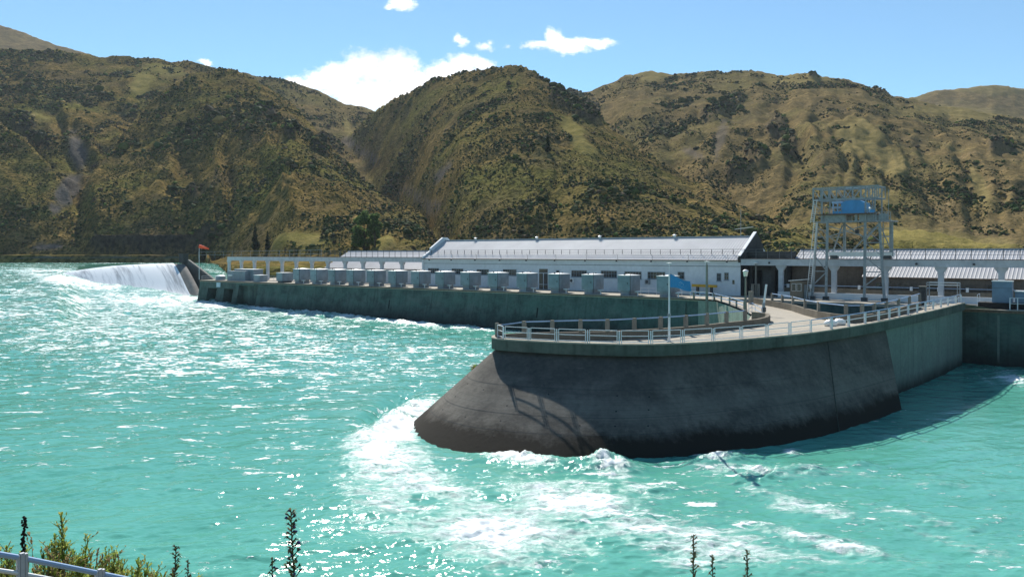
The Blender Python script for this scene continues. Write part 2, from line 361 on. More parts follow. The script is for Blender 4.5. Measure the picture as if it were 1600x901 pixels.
# the dark cutting above the shore road on the left
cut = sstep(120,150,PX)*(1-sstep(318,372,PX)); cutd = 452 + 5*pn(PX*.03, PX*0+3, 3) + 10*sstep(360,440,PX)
Z = land.copy(); far = np.zeros_like(Z); OWN = np.zeros(Z.shape, int)
nb = fbm(XX*.012, YY*.012, 5, 4); nr = ridged(XX*.0075+.25*nb, YY*.0042, 3, 9)
for i, h in enumerate(HILLS):
    sx = pxs
    inside = (sx >= h['sk'][0][0]) & (sx <= h['sk'][-1][0])
    py = ip(sx, h['sk']) + 1.2*fbm(sx*.045, sx*0+i*3.3, 4, i) ; D = ip(sx, h['D']); y0 = ip(sx, h['y0']) if isinstance(h['y0'], list) else np.full(NC, float(h['y0']))
    zc = HC + (HZ-py)/F*D; z0 = h['z0']
    f = (YY - y0)/(D - y0); fc = np.clip(f, 0, 1)
    prof = .86*fc + .14*fc*fc
    prof = prof*.93 + .07*(1-(1-fc)**3)
    zz = z0 + (zc - z0)*prof
    spur = .5*h['sp']*np.sin(np.pi*fc**.8)**1.4*(1.25-fc)*h.get('g',1)*(.55*(nr-.35) + .5*ridged(PX*.018 + fc*.8 + i*5 + .35*nb, fc*1.1 + i, 2, 20+i)-.15)
    zz = zz + spur*np.clip((zc-z0)/150, .15, 1.4)
    back = zc - (YY - D)*.42
    zz = np.where(f > 1, back, zz); zz = np.where((f < 0) | ~inside[None,:], -50, zz)
    m = zz > Z; Z = np.where(m, zz, Z); far = np.where(m, h.get('far', 0), far); OWN = np.where(m, i+1, OWN)
Z = Z + np.where(OWN > 0, 1.3*fbm(XX*.05, YY*.05, 4, 31) + .5*fbm(XX*.22, YY*.22, 3, 37), 0)
cuth = 11.5*cut*sstep(0, 3.2, YY-cutd)*(1-sstep(40, 120, YY-cutd))
Z = Z + cuth
Z = np.where(YY < Y0, np.maximum(-6, land - (Y0-YY)*1.3), Z)
PYY = HZ - (Z-HC)*F/YY                      # where each point sits on the hillside, used to place scree and meadows once
def patch(px, py, rx, ry, rot=0):
    a = math.radians(rot); dx = PX-px; dy = PYY-py; x = dx*math.cos(a)+dy*math.sin(a); y = -dx*math.sin(a)+dy*math.cos(a)
    return np.clip(1.4-np.sqrt((x/rx)**2+(y/ry)**2), 0, 1)
def patches(L, nzs=.9): 
    r = np.zeros_like(Z)
    for p in L: r = np.maximum(r, patch(*p))
    return sstep(.25, .75, r + nzs*.5*fbm(XX*.03, YY*.03, 4, 50))*(r > 0)
scree = patches([(120,235,16,28,-15),(105,295,32,16,-50),(85,322,14,10,0),(572,240,30,6,32),(545,222,14,8,40),(640,300,30,5,25),(668,318,22,9,20),(690,265,20,8,-35),(1125,215,9,34,14),(1085,240,18,7,25),(75,385,30,6,0)], .7)
meadow = patches([(255,108,40,10,5),(220,130,18,22,35),(60,182,18,6,15),(545,205,5,22,-15),(470,375,46,16,0),(600,375,22,10,-30),(905,215,14,42,-38),(1020,112,50,12,0),(1240,122,60,8,0),(1345,215,40,34,40),(1395,250,30,22,45),(1380,310,26,16,30),(1440,368,90,14,6),(1500,378,100,10,4),(1500,175,80,10,5),(1560,140,60,8,0),(1530,290,12,34,-25)], .8)
rock = patches([(890,158,34,18,38),(920,172,24,10,42),(300,205,14,12,0),(1135,165,26,10,-25),(1215,200,18,18,0),(1180,235,20,14,0),(1150,262,24,14,-20),(1230,225,16,20,0),(1105,180,12,9,0),(500,225,14,16,40),(330,180,10,8,0),(30,190,26,14,20),(60,215,22,10,30),(1560,225,20,10,0),(1385,130,26,8,15),(412,172,22,12,0),(502,226,16,18,30),(385,205,12,10,0),(300,300,10,8,0),(455,205,12,8,0),(1270,120,6,4,0)], .9)
scree *= (OWN > 0); rock *= (OWN > 0)
Z = Z + rock*(3.2*ridged(XX*.05, YY*.05, 3, 93) + 1.6*ridged(XX*.16, YY*.16, 2, 95))
gul = ridged(XX*.022+.5*nb, YY*.009, 3, 97); Z = Z - np.where(OWN > 0, 2.6*np.clip(gul-.35, 0, 1.2)*(1-meadow), 0)
vn = fbm(XX*.008, YY*.008, 4, 61)
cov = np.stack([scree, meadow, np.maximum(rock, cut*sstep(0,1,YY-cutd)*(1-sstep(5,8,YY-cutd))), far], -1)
def mk_hill():
    k = NT('dry_tussock_hillside'); v = k.coord('World')
    a = k.new('ShaderNodeAttribute', attribute_name='cover'); s = k.new('ShaderNodeSeparateColor'); k.link(a.outputs['Color'], s.inputs[0])
    n1 = k.noise(v, .012, 6, .62, .4); n2 = k.noise(v, .07, 6, .65); n3 = k.noise(v, .45, 5, .65); n4 = k.noise(v, .03, 5, .6)
    c = k.ramp(n2, [(.28, (.062,.054,.024)), (.42, (.14,.108,.040)), (.55, (.24,.165,.060)), (.72, (.37,.255,.10))])
    c = k.mix(k.ramp(n1, [(.46, 0), (.60, .7)]), c, k.ramp(n3, [(.3, (.070,.082,.024)), (.7, (.21,.205,.056))]))
    c = k.mix(k.ramp(n4, [(.50, 0), (.66, .65)]), c, k.ramp(n3, [(.3, (.085,.065,.040)), (.7, (.18,.135,.08))]))
    c = k.mix(k.math('MULTIPLY', k.ramp(n3, [(.42, 1), (.54, 0)]), .8), c, (.032,.036,.013))
    c = k.mix(k.math('MULTIPLY', s.outputs[1], .9), c, k.ramp(n2, [(.3, (.16,.145,.045)), (.7, (.31,.25,.09))]))
    c = k.mix(s.outputs[0], c, k.ramp(n3, [(.3, (.085,.078,.068)), (.7, (.15,.135,.115))]))
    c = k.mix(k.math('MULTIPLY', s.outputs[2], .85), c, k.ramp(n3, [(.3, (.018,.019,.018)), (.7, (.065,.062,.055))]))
    c = k.mix(k.math('MULTIPLY', a.outputs['Alpha'], .7), c, k.ramp(n2, [(.35, (.165,.125,.07)), (.65, (.27,.205,.11))]))
    nb_ = k.bump(n3, .9, 1.2); nb_ = k.bump(n2, .6, 3.0, nb_)
    return k.done(c, 1.0, nb_, None, 0.)
M['hill'] = mk_hill()
V = np.stack([XX, YY, Z], -1).reshape(-1, 3)
hills = numpy_mesh('hills', V, gridfaces(len(ys), NC), M['hill'], True, {'cover': ('POINT', 'FLOAT_COLOR', cov.reshape(-1, 4))})
tag(hills, kind='structure')
def ground_z(px, Y):
    j = np.interp(px, pxs, np.arange(NC)); i = np.interp(Y, ys, np.arange(len(ys)))
    i0 = np.clip(i.astype(int), 0, len(ys)-2); j0 = np.clip(j.astype(int), 0, NC-2); di = i-i0; dj = j-j0
    return (Z[i0,j0]*(1-di)*(1-dj)+Z[i0+1,j0]*di*(1-dj)+Z[i0,j0+1]*(1-di)*dj+Z[i0+1,j0+1]*di*dj), i0, j0

# ---------------------------------------------------------------- shrubs: one mass nobody could count
def ico():
    t = (1+5**.5)/2; v = np.array([(-1,t,0),(1,t,0),(-1,-t,0),(1,-t,0),(0,-1,t),(0,1,t),(0,-1,-t),(0,1,-t),(t,0,-1),(t,0,1),(-t,0,-1),(-t,0,1)], float)/math.hypot(1,t)
    f = np.array([(0,11,5),(0,5,1),(0,1,7),(0,7,10),(0,10,11),(1,5,9),(5,11,4),(11,10,2),(10,7,6),(7,1,8),(3,9,4),(3,4,2),(3,2,6),(3,6,8),(3,8,9),(4,9,5),(2,4,11),(6,2,10),(8,6,7),(9,8,1)])
    return v, f
def scatter(n, seed):
    r = np.random.default_rng(seed)
    # candidates: area weighted on the visible fronts
    px = r.uniform(-420, 2020, n*8); q = r.uniform(0, 1, n*8); Y = 165*np.exp(q*math.log(1120/165.))
    keep = r.uniform(0, 1, len(px)) < (Y/1120)**.85
    px = px[keep]; Y = Y[keep]; z, i, j = ground_z(px, Y)
    own = OWN[i, j]; X = (px-CX)/F*Y
    d = fbm(X*.011, Y*.011, 4, 71)*.55 + fbm(X*.05, Y*.05, 3, 75)*.45
    d = d*1.9
    ok = (own > 0) & (cov[i,j,0] < .45) & (d + .42 + np.array([0,.0,.06,.05,.02,-.12,-.06,-.24,-.08,-.1,-.3])[own] - 1.0*cov[i,j,1] - .35*cov[i,j,3] + .5*cov[i,j,2] > r.uniform(-.12, .42, len(px)))
    # drop what lies behind its own crest
    slope = (Z[np.minimum(i+2, len(ys)-1), j] - Z[i, j])
    ok &= slope > -1.0
    idx = np.nonzero(ok)[0][:n]
    return px[idx], Y[idx], z[idx], X[idx], d[idx], cov[i,j][idx], r
px_, Y_, z_, X_, d_, cv_, r_ = scatter(120000, 3)
n = len(px_); iv, ifc = ico()
big = fbm(X_*.017, Y_*.017, 3, 88)
size = .78*np.exp(r_.normal(0, .48, n))*(.42 + .62*np.clip(big+.15, 0, 1) + .6*cv_[:,2])*np.clip(Y_/560, .75, 1.5)
jit = r_.uniform(.62, 1.25, (n, 12, 1)); ang = r_.uniform(0, 6.283, n); ca, sa = np.cos(ang)[:,None], np.sin(ang)[:,None]
v0 = iv[None]*jit; vx = v0[...,0]*ca - v0[...,1]*sa; vy = v0[...,0]*sa + v0[...,1]*ca
sx_ = size*r_.uniform(.8, 1.35, n)
SV = np.stack([X_[:,None]+vx*sx_[:,None], Y_[:,None]+vy*sx_[:,None], z_[:,None] + (v0[...,2]*.85+.35)*size[:,None]], -1).reshape(-1, 3)
SF = (ifc[None] + (np.arange(n)*12)[:,None,None]).reshape(-1, 3)
pal = np.array([(.042,.070,.026),(.066,.094,.032),(.100,.098,.046),(.115,.090,.056),(.32,.23,.085),(.125,.165,.045),(.028,.044,.026)])
wgt = np.stack([1.6+2*np.clip(big,0,1), 1+1.5*np.clip(big,0,1), np.full(n,.9), np.full(n,.9), .9-1*np.clip(big,-.5,.5), .25+.9*np.clip(-d_+.4,0,1), .8+1.5*cv_[:,2]], 1); wgt = np.clip(wgt, .05, None); wgt /= wgt.sum(1, keepdims=True)
ch = (r_.uniform(0,1,(n,1)) > np.cumsum(wgt,1)).sum(1).clip(0,6)
sc_ = pal[ch]*np.exp(r_.normal(0, .28, (n,1))); fc_ = np.repeat(sc_, 20, 0)*r_.uniform(.75, 1.25, (n*20, 1))
def mk_leaf(name, trans=.25, attr='tint'):
    k = NT(name); a = k.new('ShaderNodeAttribute', attribute_name=attr)
    k.link(a.outputs['Color'], k.b.inputs['Base Color']); k.b.inputs['Roughness'].default_value = .85; k.b.inputs['Specular IOR Level'].default_value = .04
    tr = k.new('ShaderNodeBsdfTranslucent'); k.link(a.outputs['Color'], tr.inputs[0]); mx = k.new('ShaderNodeMixShader'); mx.inputs[0].default_value = trans
    k.link(k.b.outputs[0], mx.inputs[1]); k.link(tr.outputs[0], mx.inputs[2]); k.link(mx.outputs[0], k.n['Material Output'].inputs[0]); return k.m
M['shrub'] = mk_leaf('hillside_shrub_leaf', .3); M['leaf'] = mk_leaf('tree_leaf', .5)
sh = numpy_mesh('hillside_shrubs', SV, SF, M['shrub'], False, {'tint': ('FACE', 'FLOAT_COLOR', np.concatenate([fc_, np.ones((len(fc_),1))], 1))})
tag(sh, 'dark scrub and tussock scattered over the dry hillsides', 'scrub', kind='stuff')

# ---------------------------------------------------------------- trees
M['bark'] = paint('grey_brown_bark', (.07,.055,.04), .9, .3)
def leaf_cloud(centres, radii, count, size, cols, seed, parent, name='crown', flat=.8):
    r = np.random.default_rng(seed); k = len(centres); w_ = np.array(radii)**2; pick = r.choice(k, count, p=w_/w_.sum())
    C_ = np.array(centres)[pick]; R_ = np.array(radii)[pick]
    d = r.normal(size=(count,3)); d /= np.linalg.norm(d, axis=1, keepdims=True); rad = R_*r.uniform(.35, 1.05, count)**.6
    P = C_ + d*rad[:,None]*np.array([1,1,flat])
    a = r.normal(size=(count,3)); a /= np.linalg.norm(a,axis=1,keepdims=True); b = np.cross(a, r.normal(size=(count,3))); b /= np.linalg.norm(b,axis=1,keepdims=True)
    s_ = size*r.uniform(.6,1.4,(count,1))
    V_ = np.stack([P-a*s_, P+b*s_*.55, P+a*s_, P-b*s_*.55], 1).reshape(-1,3); off = np.array(PLOC[parent.name]); V_ = V_ - off
    F_ = np.arange(count*4).reshape(-1,4); cc = np.array(cols)[r.integers(0,len(cols),count)]*np.exp(r.normal(0,.25,(count,1)))
    o = numpy_mesh(name, V_, F_, M['leaf'], False, {'tint': ('FACE','FLOAT_COLOR', np.concatenate([cc, np.ones((count,1))],1))})
    o.parent = parent; return o
GREEN = [(.09,.15,.05),(.11,.18,.06),(.075,.13,.05),(.14,.20,.075)]
DARKG = [(.024,.042,.020),(.034,.054,.026),(.03,.046,.03)]
def tree(name, px, pyb, D, h, wd, label, cols, seed, conic=False, count=2600, lsize=.5, group=None):
    if D > 300:
        for D in np.arange(170, 900, 1.5):
            if HZ-(float(ground_z(np.array([px]), np.array([D]))[0][0])-HC)*F/D <= pyb: break
    X = (px-CX)/F*D; zb = float(ground_z(np.array([px]), np.array([D]))[0][0]) - .2
    t = thing(name, (X, D, zb), label, 'tree', group); r = random.Random(seed); b = Vector((X,D,zb))
    m = MB(); m.tube([b+Vector((0,0,-.6)), b+Vector((.1,0,h*.3)), b+Vector((-.1,.1,h*(.95 if conic else .7)))], h*.028, 7, h*.006)
    cs = []; rs = []
    if conic:
        for i in range(26):
            f = i/25; rr = wd*.5*(1-f*.9); a = r.uniform(0,6.28); q = rr*r.uniform(.1,.5)
            cs.append((X+q*math.cos(a), D+q*math.sin(a), zb+h*(.10+.88*f))); rs.append(max(.3, rr*.7))
    else:
        for i in range(24):
            f = r.uniform(.12,.98); rr = wd*.5*math.sin(math.pi*min(1,(.18+f*.78)))**.6; a = r.uniform(0,6.28); q = rr*r.uniform(.15,.8)
            c = (X+q*math.cos(a), D+q*math.sin(a), zb+h*f*.95); cs.append(c); rs.append(wd*r.uniform(.10,.21))
            if i < 9: m.tube([b+Vector((0,0,h*.22)), b.lerp(Vector(c), .55)+Vector((0,0,h*.04)), Vector(c)], h*.011, 5, h*.003)
    m.build('trunk', M['bark'], t); leaf_cloud(cs, rs, count, lsize, cols, seed, t)
    return t
TG = 'trees at the foot of the hills'
tree('willow_tree', 569, 390, 352, 16.5, 11.5, 'taller and wider of the two rounded green trees beyond the left shed roof', GREEN, 1, False, 5200, .48, TG)
tree('willow_tree', 586, 386, 372, 15, 7.0, 'narrower green tree just behind the wide rounded one beyond the shed', GREEN, 2, False, 3200, .46, TG)
tree('conifer_tree', 399, 392, 447, 13.5, 4.6, 'tall dark conifer at the right end of the shadowed road cutting', DARKG, 3, True, 2200, .42, TG)
tree('conifer_tree', 418, 392, 440, 9.0, 3.4, 'small dark conifer beside the taller one near the curved bank', DARKG, 4, True, 1500, .38, TG)
tree('conifer_tree', 318, 408, 446, 9.5, 3.6, 'dark conifer straight behind the orange windsock', DARKG, 5, True, 1500, .38, TG)
tree('conifer_tree', 856, 238, 540, 11, 4.2, 'lone dark conifer high on the face of the central hill', DARKG, 6, True, 1500, .42, TG)

# retaining wall and gate pillar on the far shore
m = MB(); path = [((px-CX)/F*429.2, 429.2) for px in range(-60, 300, 12)]
m.wallstrip(path, 1.2, 6.5, [12.0+.5*math.sin(i*.7)+.3*math.sin(i*1.9) for i in range(len(path))])
tag(m.build('retaining_wall', M['retain']), 'long low dark retaining wall along the far shore left of the weir', 'wall')
# ---------------------------------------------------------------- river
def river_base(px, Y):
    D0 = np.interp(px, [-400,0,90,140,200,260,313,420,2200], [120,120,128,172,165,165,165,150,150]); D1 = np.interp(px, [-400,0,90,140,200,260,313,420,2200], [262,262,256,272,290,311,384,425,425]); return 8.5*sstep(0, 1, (Y-D0)/(D1-D0)) + .45*sstep(260,425,Y)
rows = np.concatenate([np.arange(409.3, 440, .45), np.arange(440, 620, .85), np.arange(620, 905, 1.15), np.arange(905, 1180, 6)])
WPX = np.arange(-420, 2020, 2.6); gx, gy = np.meshgrid(WPX, rows)
WYD = np.minimum(HC*F/(gy-HZ), 1e9)
# spread the far rows over the sloping reach so they meet the far shore
ff = sstep(0, 1, (440-gy)/31.); WYD = np.where(gy < 470, np.interp(gy, [409.3, 414, 420, 430, 445, 470], [436, 400, 360, 305, 262, 14*F/74.]), WYD)
WX = (gx-CX)/F*WYD; WZb = river_base(gx, WYD)
spy = HZ + (HC-WZb)*F/WYD
def blob(px, py, rx, ry, rot=0):
    a = math.radians(rot); dx = gx-px; dy = spy-py; x = dx*math.cos(a)+dy*math.sin(a); y = -dx*math.sin(a)+dy*math.cos(a)
    return np.exp(-((x/rx)**2+(y/ry)**2))
# foam density where the photograph shows broken water
foam = np.zeros_like(WX)
for p in [(625,672,62,24,-28,1.05),(585,715,55,40,-30,.85),(640,735,90,42,20,.72),(560,690,42,20,-20,.6),(700,770,130,36,22,.58),(560,770,60,40,40,.42),
          (815,720,60,8,8,.8),(940,732,55,14,8,.85),(1120,722,50,10,-5,.62),(1235,706,14,6,0,.8),(1255,738,48,7,2,.62),(1335,728,24,6,4,.55),(1430,742,50,6,6,.45),
          (930,790,190,46,10,.60),(1100,860,200,40,10,.60),(1010,770,80,24,0,.58),(1260,790,150,16,14,.54),(1400,800,170,11,16,.48),(1300,850,180,16,12,.50),(1480,845,150,13,20,.46),(1200,742,120,10,8,.50),(1380,747,150,8,6,.45),(760,830,240,60,10,.52),(620,800,120,50,15,.46),(1500,700,120,9,10,.36),
          (360,655,30,6,8,.5),(400,662,20,5,10,.45),(1585,592,34,14,15,.62),(1550,600,20,6,25,.4),(420,700,14,8,30,.3),
          (330,478,60,7,12,.68),(430,487,70,5,7,.62),(530,496,90,4.5,6,.62),(640,507,80,4.5,6,.6),(740,515,60,5,4,.6),(200,470,120,14,5,.55),(110,440,90,9,8,.75),(60,425,130,9,0,.48),
          (150,520,220,30,3,.26),(300,560,260,40,5,.14),(300,860,260,40,0,.12),(600,560,150,30,0,.12)]:
    foam = np.maximum(foam, p[5]*blob(*p[:5]))
foam = 1.28*foam*(.75+.5*fbm(WX*.09, WYD*.09, 3, 12)) + .02
# waves: the reach runs towards the lower right; crests lean up to the right
fine = np.clip(60/WYD, .0, 1)
def wv(kx, ky, sc, seed): return pn(WX*kx*sc+WYD*.3*sc*0, WYD*ky*sc, seed)
rx = WX*.94+WYD*.34; ry = -WX*.34+WYD*.94
calm = 1 - .55*blob(560,640,90,30,10) - .55*blob(1480,640,150,50,0) - .4*blob(100,830,160,40,0)
hgt = .20*pn(rx*.10, ry*.17, 1) + .22*ridged(rx*.13+.3*pn(rx*.05,ry*.05,8), ry*.30, 2, 2)*.6 + (.075+.10*sstep(70,110,WYD))*ridged(rx*.30, ry*.70, 2, 5) + .022*ridged(rx*.62, ry*1.5, 2, 9) + .055*pn(rx*.9, ry*1.6, 6)*np.clip(140/WYD,0,1) + .03*pn(rx*2.1, ry*3.2, 7)*np.clip(70/WYD,0,1)
hgt = (hgt-.13)*calm*(.62+.25*sstep(70,120,WYD)-.25*sstep(950,1250,gx))
turb = np.minimum(foam,.75)*(.22*(ridged(WX*.24, WYD*.30, 3, 15)-.3) + .12*ridged(WX*.7, WYD*.9, 3, 16) + .07*pn(WX*2.3, WYD*2.6, 17))
hgt = hgt + turb + .22*blob(1185,742,60,26,10)*ridged(WX*.5, WYD*.7, 3, 28)
for px, py, rxx, ryy, rot, a in [(618,655,60,14,-30,.42),(830,722,60,8,6,.3),(945,728,50,11,0,.45),(1120,722,50,8,-4,.3),(1255,738,44,8,0,.22),(600,640,44,10,-30,-.5),(1345,728,30,7,4,.15),
                                 (330,474,30,8,8,.4),(470,488,200,5,7,.25),(650,508,160,5,6,.2)]:
    hgt = hgt + a*blob(px,py,rxx,ryy,rot)*(1+.7*pn(WX*.6,WYD*.6,22)+.5*ridged(WX*1.1,WYD*1.3,3,23))
WZ_ = WZb + hgt
crest = np.clip((hgt+.05)*1.2, 0, 1)
hgt = hgt; fo = np.clip(foam + .10*crest*np.clip(foam*4+.55,0,1), 0, 1.2)
fleck = .6 + .65*blob(350,560,440,120,5) + .6*blob(150,480,320,80,5) - .5*blob(100,830,220,70,0) - .45*blob(1500,660,200,90,0) + .1*blob(900,800,400,120,0) + .25*fbm(WX*.03, WYD*.03, 2, 44)
fleck = np.clip(fleck, 0, 1.4)
def mk_water():
    k = NT('milky_turquoise_water'); a = k.new('ShaderNodeAttribute', attribute_name='foam')
    rot = (0, 0, math.radians(-20))
    v = k.coord('World', (1,1,.4), rot)
    va = k.coord('World', (.42,1.0,.5), rot)
    vb = k.coord('World', (.36,1.0,.5), (0,0,math.radians(22)))
    side = k.new('ShaderNodeMapRange', interpolation_type='SMOOTHSTEP'); k.link(k.math('ADD', k.sep(k.coord('World'))[0], k.math('MULTIPLY', k.noise(v, .05, 3), 14.)), side.inputs[0]); side.inputs[1].default_value = -4; side.inputs[2].default_value = 16
    def two(sc, det, ro_, di):
        a1 = k.noise(va, sc, det, ro_, di); b1 = k.noise(vb, sc, det, ro_, di); m_ = k.new('ShaderNodeMix'); k.link(side.outputs[0], m_.inputs[0]); k.link(a1, m_.inputs[2]); k.link(b1, m_.inputs[3]); return m_.outputs[0]
    n1 = two(.9, 8, .68, 1.1); n2 = two(.32, 5, .6, .7); n3 = two(3.2, 6, .62, .5)
    dens = a.outputs['Fac']
    fv = k.math('ADD', k.math('MULTIPLY', n1, .62), k.math('MULTIPLY', n2, .38))
    fv = k.math('ADD', fv, k.math('MULTIPLY', k.math('SUBTRACT', n3, .5), .22))
    thr = k.math('SUBTRACT', .70, k.math('MULTIPLY', dens, .46))
    mr = k.new('ShaderNodeMapRange', interpolation_type='SMOOTHSTEP'); k.link(k.math('SUBTRACT', fv, thr), mr.inputs[0]); mr.inputs[1].default_value = -.07; mr.inputs[2].default_value = .16
    vein = k.noise(k.coord('World', (.55,1.1,.5), rot), 1.7, 7, .7, 1.6); vr = k.math('SUBTRACT', 1.0, k.math('MULTIPLY', k.math('ABSOLUTE', k.math('SUBTRACT', vein, .5)), 7.0), None, True)
    core = k.new('ShaderNodeMapRange', interpolation_type='SMOOTHSTEP'); k.link(k.math('SUBTRACT', fv, thr), core.inputs[0]); core.inputs[1].default_value = .03; core.inputs[2].default_value = .26
    fm = k.math('MULTIPLY', mr.outputs[0], k.math('ADD', k.math('MULTIPLY', k.math('MAXIMUM', vr, k.ramp(n3, [(.44, 0), (.60, 1)])), .85), core.outputs[0], None, True))
    fl = k.new('ShaderNodeAttribute', attribute_name='fleck').outputs['Fac']
    w1 = k.noise(k.coord('World', (.34,1.0,.5), (0,0,math.radians(-33))), .75, 4, .6, 1.1); w2 = k.noise(k.coord('World', (.5,1.0,.5), (0,0,math.radians(-30))), 3.4, 5, .65, .5)
    w3 = k.noise(v, .06, 3, .5)
    fsum = k.math('ADD', k.math('ADD', k.math('MULTIPLY', w1, .62), k.math('MULTIPLY', w2, .38)), k.math('MULTIPLY', k.math('SUBTRACT', w3, .5), .12))
    mf = k.new('ShaderNodeMapRange', interpolation_type='SMOOTHSTEP'); k.link(k.math('SUBTRACT', fsum, k.math('SUBTRACT', .655, k.math('MULTIPLY', fl, .10))), mf.inputs[0]); mf.inputs[1].default_value = 0; mf.inputs[2].default_value = .055
    fm = k.math('MAXIMUM', fm, mf.outputs[0])
    aer = k.math('MULTIPLY', dens, .55, clamp=True)      # milky air-filled water round the foam
    c = k.mix(k.ramp(n2, [(.3, 0), (.7, 1)]), (.080,.325,.248), (.105,.385,.302))
    c = k.mix(k.math('MULTIPLY', aer, .85), c, (.22,.53,.46))
    c = k.mix(fm, c, (.80,.86,.86))
    # ripples
    r1 = k.noise(k.coord('World', (.5,1.0,.5), rot), 1.9, 4, .58, .4); r2 = k.noise(k.coord('World', (.5,1.0,.5), rot), 5.5, 2, .5, .2); r3 = k.noise(k.coord('World', (.6,1,.5), (0,0,math.radians(25))), .55, 4, .55, .5)
    nb_ = k.bump(r3, .8, .14); nb_ = k.bump(r1, .9, .034, nb_); nb_ = k.bump(r2, .9, .017, nb_)
    nb_ = k.bump(fm, .5, .12, nb_)
    ro = k.math('ADD', .07, k.math('MULTIPLY', fm, .5))
    k.b.inputs['IOR'].default_value = 1.33
    return k.done(c, ro, nb_, None, .5)
M['water'] = mk_water()
river = numpy_mesh('river_water', np.stack([WX, WYD, WZ_], -1).reshape(-1,3), gridfaces(len(rows), len(WPX)), M['water'], True, {'foam': ('POINT','FLOAT', fo.reshape(-1)), 'fleck': ('POINT','FLOAT', fleck.reshape(-1))})
tag(river, kind='structure')
# water held back behind the weir, up to the far shore
CR = [(88,428.6,238),(108,424.7,240),(125,421.8,241),(150,418.4,242),(175,415.6,243),(203,413.8,243),(230,412.5,243),(278,411.0,243)]
m = MB(); vs = []; fs = []
up = []
for i,(px,py,D) in enumerate(CR):
    c = WY(px,py,D)
    for j in range(7):
        f = j/6; Yb = 431.; e = Vector(((px-CX)/F*Yb*1.0, Yb, 8.95)); p = c.lerp(e, f) + Vector((0,0,-.12-.05*random.random())); vs.append(p)
for i in range(len(CR)-1):
    for j in range(6): fs.append((i*7+j, i*7+j+1, i*7+8+j, i*7+7+j))
m.add(vs, fs); tag(m.build('lake_water', M['water'], None, True), kind='structure')
# ---------------------------------------------------------------- spillway weir
def mk_fall():
    k = NT('white_falling_water'); g = k.new('ShaderNodeUVMap'); g.uv_map = 'flow'
    mp = k.new('ShaderNodeMapping'); mp.inputs['Scale'].default_value = (34, 1.2, 1); k.link(g.outputs[0], mp.inputs[0])
    mp2 = k.new('ShaderNodeMapping'); mp2.inputs['Scale'].default_value = (120, 5, 1); k.link(g.outputs[0], mp2.inputs[0])
    mp3 = k.new('ShaderNodeMapping'); mp3.inputs['Scale'].default_value = (7.5, .25, 1); k.link(g.outputs[0], mp3.inputs[0])
    n1 = k.noise(mp.outputs[0], 1, 5, .6, .2); n2 = k.noise(mp2.outputs[0], 1, 4, .6); n3 = k.noise(mp3.outputs[0], 1, 2, .5)
    s = k.math('ADD', k.math('MULTIPLY', n1, .55), k.math('MULTIPLY', n2, .3)); s = k.math('ADD', s, k.math('MULTIPLY', n3, .45))
    c = k.ramp(s, [(.46, (.22,.23,.24)), (.56, (.52,.55,.57)), (.66, (.86,.88,.88))])
    return k.done(c, .5, k.bump(s, .4, .12), None, .4)
M['fall'] = mk_fall()
CREST = [(88,428.9,238),(108,424.5,240),(125,421.6,241),(150,418.2,242),(175,415.4,243),(203,413.6,243),(230,412.3,243),(254,411.5,243),(270,411,243),(278,410.8,242.5),(286,410.8,242)]
TOE = [(92,432),(118,439),(138,445),(167,450.5),(198,455),(228,459),(257,462),(283,464.5),(302,467),(313,469),(324,471)]
PROF = [(0,0),(.05,.01),(.12,.05),(.22,.14),(.34,.27),(.46,.41),(.58,.56),(.7,.71),(.82,.85),(.92,.95),(1,1)]   # (run, drop) of the ogee
weir = thing('spillway_weir', WY(286,410.8,240)+Vector((0,0,-9)), 'curved concrete spillway weir covered by a white sheet of falling water', 'weir')
def weir_pt(i, k_, lift=0., drop=0.):
    cpx,cpy,cd = CREST[i]; c = WY(cpx,cpy,cd); D_ = cd-3
    for _ in range(12): t = WY(TOE[i][0], TOE[i][1], D_); D_ = .5*D_ + .5*(cd - max(1., (c.z-t.z)*2.15))
    a, b = PROF[k_]; return Vector((c.x+(t.x-c.x)*a, c.y+(t.y-c.y)*a, c.z+(t.z-c.z)*b + lift - drop))
def weir_strip(i0, i1, lift, name, mat, base):
    m = MB(); vs = []; fs = []; nP = len(PROF)
    for i in range(i0, i1+1):
        vs += [weir_pt(i, k_, lift) for k_ in range(nP)]
    for i in range(i1-i0):
        for k_ in range(nP-1): fs.append((i*nP+k_, i*nP+k_+1, (i+1)*nP+k_+1, (i+1)*nP+k_))
    if base:   # back and foot so that the weir is a solid body
        o = len(vs)
        for i in range(i0, i1+1):
            c = weir_pt(i,0,lift); t = weir_pt(i,nP-1,lift); vs += [c+Vector((-.3,2.0,-.4)), Vector((c.x-.4, c.y+2.6,-4)), Vector((t.x,t.y-1.2,t.z-.6)), Vector((t.x,t.y-1.2,-4))]
        for i in range(i1-i0):
            a = o+i*4; b = a+4
            fs += [(i*nP, (i+1)*nP, b, a), (a, b, b+1, a+1), (i*nP+nP-1, a+2, b+2, (i+1)*nP+nP-1), (a+2, a+3, b+3, b+2)]
        a = o+(i1-i0)*4; fs.append(tuple([(i1-i0)*nP+k_ for k_ in range(nP)]+[a+2,a+3,a+1,a]))
    m.add(vs, fs); ob = m.build(name, mat, weir, True)
    uv = ob.data.uv_layers.new(name='flow'); 
    for p in ob.data.polygons:
        for li, vi in zip(p.loop_indices, p.vertices):
            i, k_ = divmod(vi, nP) if vi < (i1-i0+1)*nP else (0,0); uv.data[li].uv = ((CREST[i0+i][0])/300., k_/(nP-1))
    return ob
weir_strip(0, 10, -.25, 'weir_body', M['weir'], True)
weir_strip(0, 8, .0, 'falling_water', M['fall'], False)
m = MB()   # wing wall beyond the weir and its pillar
q = [WY(284,403,244), WY(294,406,243), WY(314,421,240), WY(336,438,236)]
